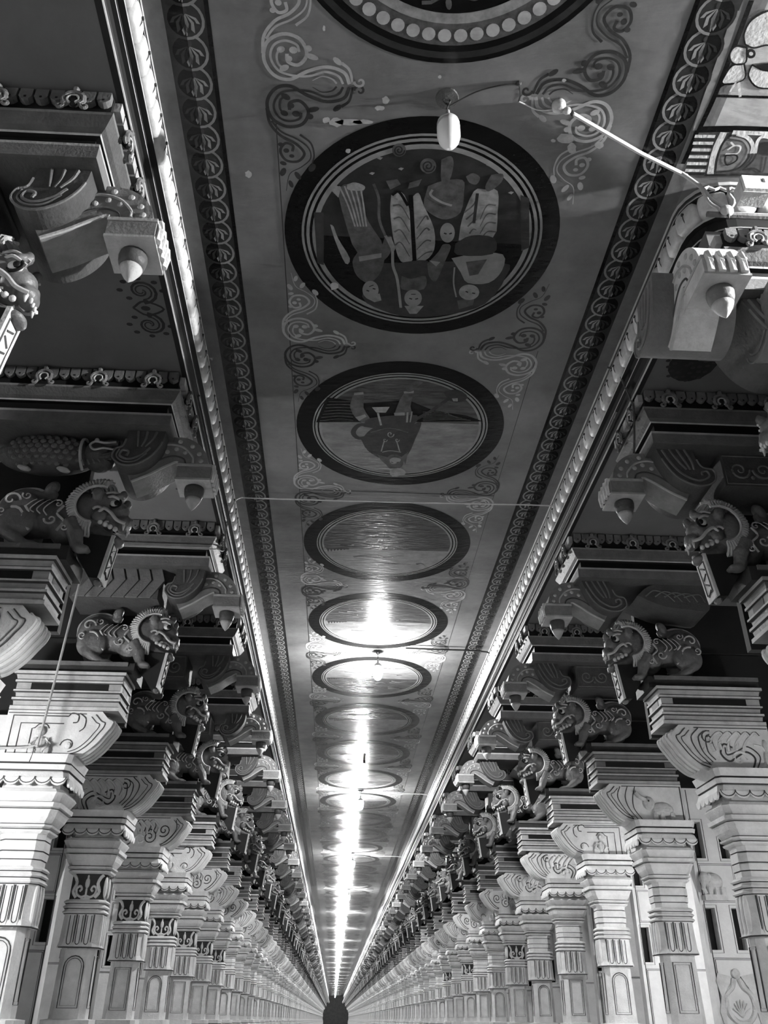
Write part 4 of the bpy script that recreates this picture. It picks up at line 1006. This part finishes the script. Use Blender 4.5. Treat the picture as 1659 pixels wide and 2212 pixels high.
for i in range(6): LPL('bead', [(500 - 22 * i + 30, 1545 + 78 * i), (760 - 22 * i, 1548 + 78 * i)], .022, 1); LPL('cdark', [(500 - 22 * i + 20, 1580 + 78 * i), (745 - 22 * i, 1584 + 78 * i)], .020, 1)
LPL('bead', [(860, 1500), (760, 1720), (705, 1980)], .045, 2); LPL('cdark', [(960, 1515), (850, 1620), (780, 1800), (760, 1950)], .016, 2); LPL('bead', [(960, 1500), (1500, 1520)], .03, 2)
LPL('cring', [(930, 1560), (1080, 1590), (1140, 1680), (1130, 1760)], .014, 2); LPL('bead', [(1010, 1520), (1130, 1560), (1190, 1650), (1175, 1740)], .024, 2); LPL('bead', [(1215, 1740), (1245, 1600), (1320, 1550), (1500, 1600)], .022, 2)
LP('csky', [(850, 1600), (1080, 1620), (1130, 1740), (1080, 1860), (960, 1920), (770, 1945), (800, 1750)], 1); LPL('bead', [(900, 1700), (980, 1650), (1050, 1665), (1010, 1740), (880, 1745)], .012, 3); LPL('bead', [(940, 1610), (975, 1650)], .012, 3)
LPL('cdark', [(880, 1760), (1000, 1760), (1000, 1820), (900, 1870), (870, 1820), (880, 1760)], .012, 3); LPL('cdark', [(770, 1950), (1000, 1920), (1130, 1800), (1140, 1740)], .014, 3); LPL('cdark', [(1070, 1930), (1180, 1830), (1230, 1740)], .014, 2); LPL('cdark', [(1070, 1930), (1200, 1910), (1300, 1950), (1340, 1780)], .012, 2)
LP('cdark', [(1260, 1660), (1320, 1610), (1500, 1640), (1500, 1760), (1280, 1740)], 2); LPL('cdark', [(640, 1985), (1500, 1975)], .016, 3)
obj('patterned_band', b.mesh('patterned_band'), pn)

# ------------------------------------------------------------------ lamps, wires and conduits
def lamp(y, lit, label, group, detail=True, x=None, glow='lampon'):
    x = XC + .045 - .0012 * (y - 3.3) if x is None else x
    root = empty('light_bulb', (x, y, CEIL + EYE)); tag(root, label, 'light bulb', group)
    b = MB(); b.m('wiredk')
    for q in (-1, 1): b.tube([(.018 * q, 0, 0), (.02 * q, 0, -.03), (.008 * q, 0, -.055)], .006, 5)
    b.tube([(0, 0, -.05), (.004, 0, -.08), (-.004, 0, -.11), (0, 0, -.14)], .006, 5)
    obj('hook', b.mesh('hook'), root)
    b = MB(); b.smooth = True; b.m('pale').rev([(.014, -.13), (.016, -.19), (.03, -.20), (.05, -.215), (.068, -.245), (.071, -.262)], (0, 0, 0), 18)
    obj('holder', b.mesh('holder'), root)
    b = MB(); b.smooth = True; n = 18 if detail else 8
    pr = [(.070, -.262), (.072, -.30), (.072, -.37), (.062, -.42), (.042, -.455), (.018, -.47), (.002, -.474)]
    b.m(glow if lit else 'glassoff').rev(pr, (0, 0, 0), n)
    obj('glass', b.mesh('glass'), root)
    if detail:
        b = MB(); b.m('dim').rev([(.075, 0), (.07, -.008), (.02, -.014)], (0, 0, 0), 18); obj('ceiling_rose', b.mesh('ceiling_rose'), root)
    return root
lamp(3.29, False, 'unlit frosted bulb hanging in front of the nearest whole painting', 'ceiling bulbs')
names = ['glowing bulb nearest the camera, between the fourth and fifth paintings', 'second glowing bulb along the ceiling', 'third glowing bulb along the ceiling', 'fourth glowing bulb along the ceiling', 'fifth glowing bulb along the ceiling']
yl = 12.72; i = 0
while yl < YEND - 4:
    lamp(yl, True, names[i] if i < 5 else 'tiny distant glowing bulb in the far line of lamps', 'ceiling bulbs' if i < 5 else 'distant ceiling bulbs', i < 4)
    yl += 4 * D; i += 1

def wire(name, pts, r, key, label, category='wire', n=6):
    b = MB(); b.m(key).tube(pts, r, n); o = obj(name, b.mesh(name), None, (0, 0, EYE)); tag(o, label, category); return o
z = CEIL - .012
rt = empty('conduit_pipe', (1.26, 3.29, EYE)); tag(rt, 'pale conduit pipe crossing the ceiling from the unlit bulb to the right cornice', 'pipe')
E_ = (-1.26, -3.29, 0)
def rel(pts): return [(p[0] + E_[0], p[1] + E_[1], p[2]) for p in pts]
b = MB(); b.m('pvc').tube(rel([(1.28, 3.30, z - .02), (1.86, 3.59, z - .02), (2.22, 3.74, z - .03)]), .014, 8); obj('pipe', b.mesh('pipe'), rt)
b = MB(); b.smooth = True; b.m('pale').rev([(.045, 0), (.045, -.03), (.03, -.05), (.01, -.055)], (-.02, 0, CEIL - .002), 14); b.ell((.03, .01, z - .035), (.03, .025, .025), 8, 6); b.m('wiredk').ell((.07, .03, z - .03), (.016, .016, .03), 6, 5); obj('junction_cap', b.mesh('junction_cap'), rt)
b = MB(); b.m('pvc').tube(rel(cat([(1.22, 3.32, z), (1.12, 3.33, z), (1.03, 3.29, z - .01), (.98, 3.27, z - .01)], 4)), .004, 5); b.m('wiredk').tube(rel(cat([(.98, 3.27, z - .01), (.98, 3.22, z - .02), (.965, 3.16, z)], 4)), .005, 5); b.tube(rel(cat([(.96, 3.16, z - .005), (.85, 3.17, z - .01), (.70, 3.22, z - .015), (.545, 3.29, z - .06)], 4)), .005, 5); b.ell((.96 + E_[0], 3.16 + E_[1], CEIL - .01), (.02, .02, .014), 8, 6); obj('wire', b.mesh('wire'), rt)
b = MB(); b.m('pale').tube(rel(cat([(2.18, 3.72, z - .03), (2.30, 3.745, 4.86), (2.345, 3.74, 4.74), (2.40, 3.735, 4.66), (2.395, 3.73, 4.60)], 4)), .014, 7); b.tube(rel(cat([(2.30, 3.745, 4.84), (2.33, 3.74, 4.70), (2.375, 3.735, 4.64), (2.38, 3.73, 4.58)], 4)), .012, 7); obj('flexible_end', b.mesh('flexible_end'), rt)
jb = empty('junction_box', (2.63, 3.74, 4.80 + EYE)); tag(jb, 'pale square junction box on the cornice at the upper right', 'box')
b = MB(); b.m('white2').box(-.09, .09, -.10, .05, -.065, .065); b.m('pale').box(-.095, .095, -.075, -.068, -.07, .07); obj('case', b.mesh('case'), jb)
b = MB(); b.m('outline').box(.04, .055, -.104, -.10, 0, .035); obj('plate', b.mesh('plate'), jb)
wire('conduit_pipe', [(2.28, 3.725, 4.565), (3.2, 3.725, 4.565), (5.5, 3.725, 4.565)], .02, 'mid', 'horizontal grey conduit along the cornice at the upper right', 'pipe')
rb = MB(); rb.smooth = True; rb.m('pale').ell((0, 0, 0), (.045, .03, .045), 12, 8); rb.m('dim').rev([(.012, -.04), (.002, -.075)], (0, 0, 0), 8)
tag(obj('round_junction', rb.mesh('round_junction'), None, (2.40, 3.69, 4.565 + EYE)), 'round junction disc on the grey conduit at upper right', 'box')
wire('loose_cable', cat([(2.43, 3.72, 4.60), (2.47, 3.70, 4.66), (2.455, 3.70, 4.74), (2.47, 3.72, 4.82)], 4), .012, 'pale', 'short curved cable from the round junction up to the square box', 'cable')
wire('zigzag_trim', [(2.34 + .04 * i, 3.79, 4.905 + (.012 if i % 2 else -.012)) for i in range(60)], .012, 'bead', 'white zigzag trim along the cornice beside the square junction box', 'trim')
wl = XC - 1.74
wire('electric_wire', cat([(wl - .02, 7.9, 4.62), (wl - .005, 7.95, 4.74), (wl + .06, 7.98, 4.86), (wl + .3, 8.0, 4.875), (XC, 7.97, 4.865), (xr - .1, 7.93, 4.86), (xr - .02, 7.92, 4.80)], 6), .008, 'pvc', 'thin wire strung straight across the nave below the ceiling', 'wire', 5)
wire('electric_wire', cat([(wl - .02, 7.9, 4.62), (wl - .05, 8.0, 4.42), (wl - .055, 8.05, 4.25), (wl - .09, 7.74, 4.10), (wl - .2, 7.73, 4.09), (wl - 1.3, 7.73, 4.10)], 5), .007, 'wire', 'wire drooping from the left cornice along the third beam', 'wire', 5)
wire('electric_wire', cat([(xr - .03, 5.7, 4.93), (xr + .01, 5.6, 4.80), (xr + .03, 5.55, 4.6), (xr + .05, 5.5, 4.35), (xr + .0, 5.45, 4.05), (xr - .03, 5.45, 3.85)], 5), .010, 'dim', 'twisted wire hanging down the right cornice to the second beam end', 'wire', 5)
for i, y in enumerate((12.45, 22.3, 32.0)):
    wire('conduit_pipe', cat([(XC + .45 + .1 * i, y, z - .03), (XC + .9, y + .02, z - .03), (xr - .04, y + .05, z - .04), (xr - .02, y + .1, 4.80)], 4), .013, 'wiredk' if i == 0 else 'pvc', ['dark', 'first pale', 'second pale'][i] + ' conduit running from a glowing bulb to the right cornice' + ['', ', behind the dark one', ', far along'][i], 'pipe')
for s in (-1, 1): wire('cornice_cable', [(XC + s * 1.79, 5.8, 4.53), (XC + s * 1.79, 40, 4.53)], .012, 'dim', f'dark cable running along the {SIDEN[s]} cornice', 'cable', 5)
wire('conduit_pipe', cat([(-2.62, 7.72, 3.72), (-2.66, 7.72, 2.7), (-2.69, 7.72, 2.12), (-2.72, 7.73, 2.07), (-2.9, 7.74, 2.05), (-3.4, 7.75, 2.04)], 6), .012, 'pale', 'thin conduit hanging down in front of the third left pillar bracket', 'pipe')
wire('hanging_wire', cat([(-2.72, 7.72, 2.06), (-2.70, 7.66, 1.98), (-2.71, 7.65, 1.90)], 4), .004, 'wiredk', 'short dangling wire end on the third left pillar', 'wire', 4)
wire('hanging_wire', [(.50, 19.3, 5.0), (.50, 19.3, 4.93)], .03, 'wiredk', 'short dark stub hanging from the ceiling past the fifth painting', 'wire', 6)
# side lamps fixed just outside the picture or behind pillars
for k_, e_ in (('t2', 900.0), ('t3', 900.0), ('tfill', 280.0)): MT[k_] = mat('lit_tube_' + k_, .9, emit=e_)
def tube_light(loc_, length, axis, label, key='tubeon'):
    root = empty('mounted_tube_light', (loc_[0], loc_[1], loc_[2] + EYE)); tag(root, label, 'light'); h = length / 2
    e = (0, h, 0) if axis == 'y' else (h, 0, 0)
    b = MB(); b.smooth = True; b.m(key).tube([(-e[0], -e[1], 0), e], .018, 10); obj('tube', b.mesh('tube'), root)
    b = MB(); b.m('white2').box(-e[0] - .03, e[0] + .03, -.075, -.02, -.03, .03); obj('batten', b.mesh('batten'), root)
    return root
lamp(2.4, True, 'glowing bulb of the side crossing, right of the frame', 'ceiling bulbs', True, 6.3, 'lampside')
tube_light((-3.6, 5.98, 1.45), .6, 'x', 'tube light on the wall beside the second left pillar', 't2')
tube_light((4.62, 10.75, 1.15), .3, 'x', 'short tube light behind the fourth right pillar', 't3')
tube_light((4.65, 5.98, 0.9), .5, 'x', 'added fill tube behind the second right pillar', 'tfill')  # unseen, like the next one: added to brighten the right-hand pillars
tube_light((4.65, 8.36, 0.9), .5, 'x', 'added fill tube behind the third right pillar', 'tfill')

# ------------------------------------------------------------------ world and render look
w = bpy.data.worlds.new('world'); sc.world = w; w.use_nodes = True
w.node_tree.nodes['Background'].inputs[0].default_value = (1, 1, 1, 1)
w.node_tree.nodes['Background'].inputs[1].default_value = 0.03
sc.view_settings.view_transform = 'Standard'; sc.view_settings.look = 'None'
sc.view_settings.exposure = 0.0; sc.view_settings.gamma = 1.0; sc.view_settings.use_curve_mapping = False
cy = sc.cycles
cy.max_bounces = 4; cy.diffuse_bounces = 3; cy.use_adaptive_sampling = True; cy.adaptive_threshold = 0.12; cy.adaptive_min_samples = 16; cy.glossy_bounces = 1; cy.transmission_bounces = 1
cy.sample_clamp_indirect = 6.0; cy.sample_clamp_direct = 0.0; cy.use_denoising = True; cy.caustics_reflective = False; cy.use_light_tree = True
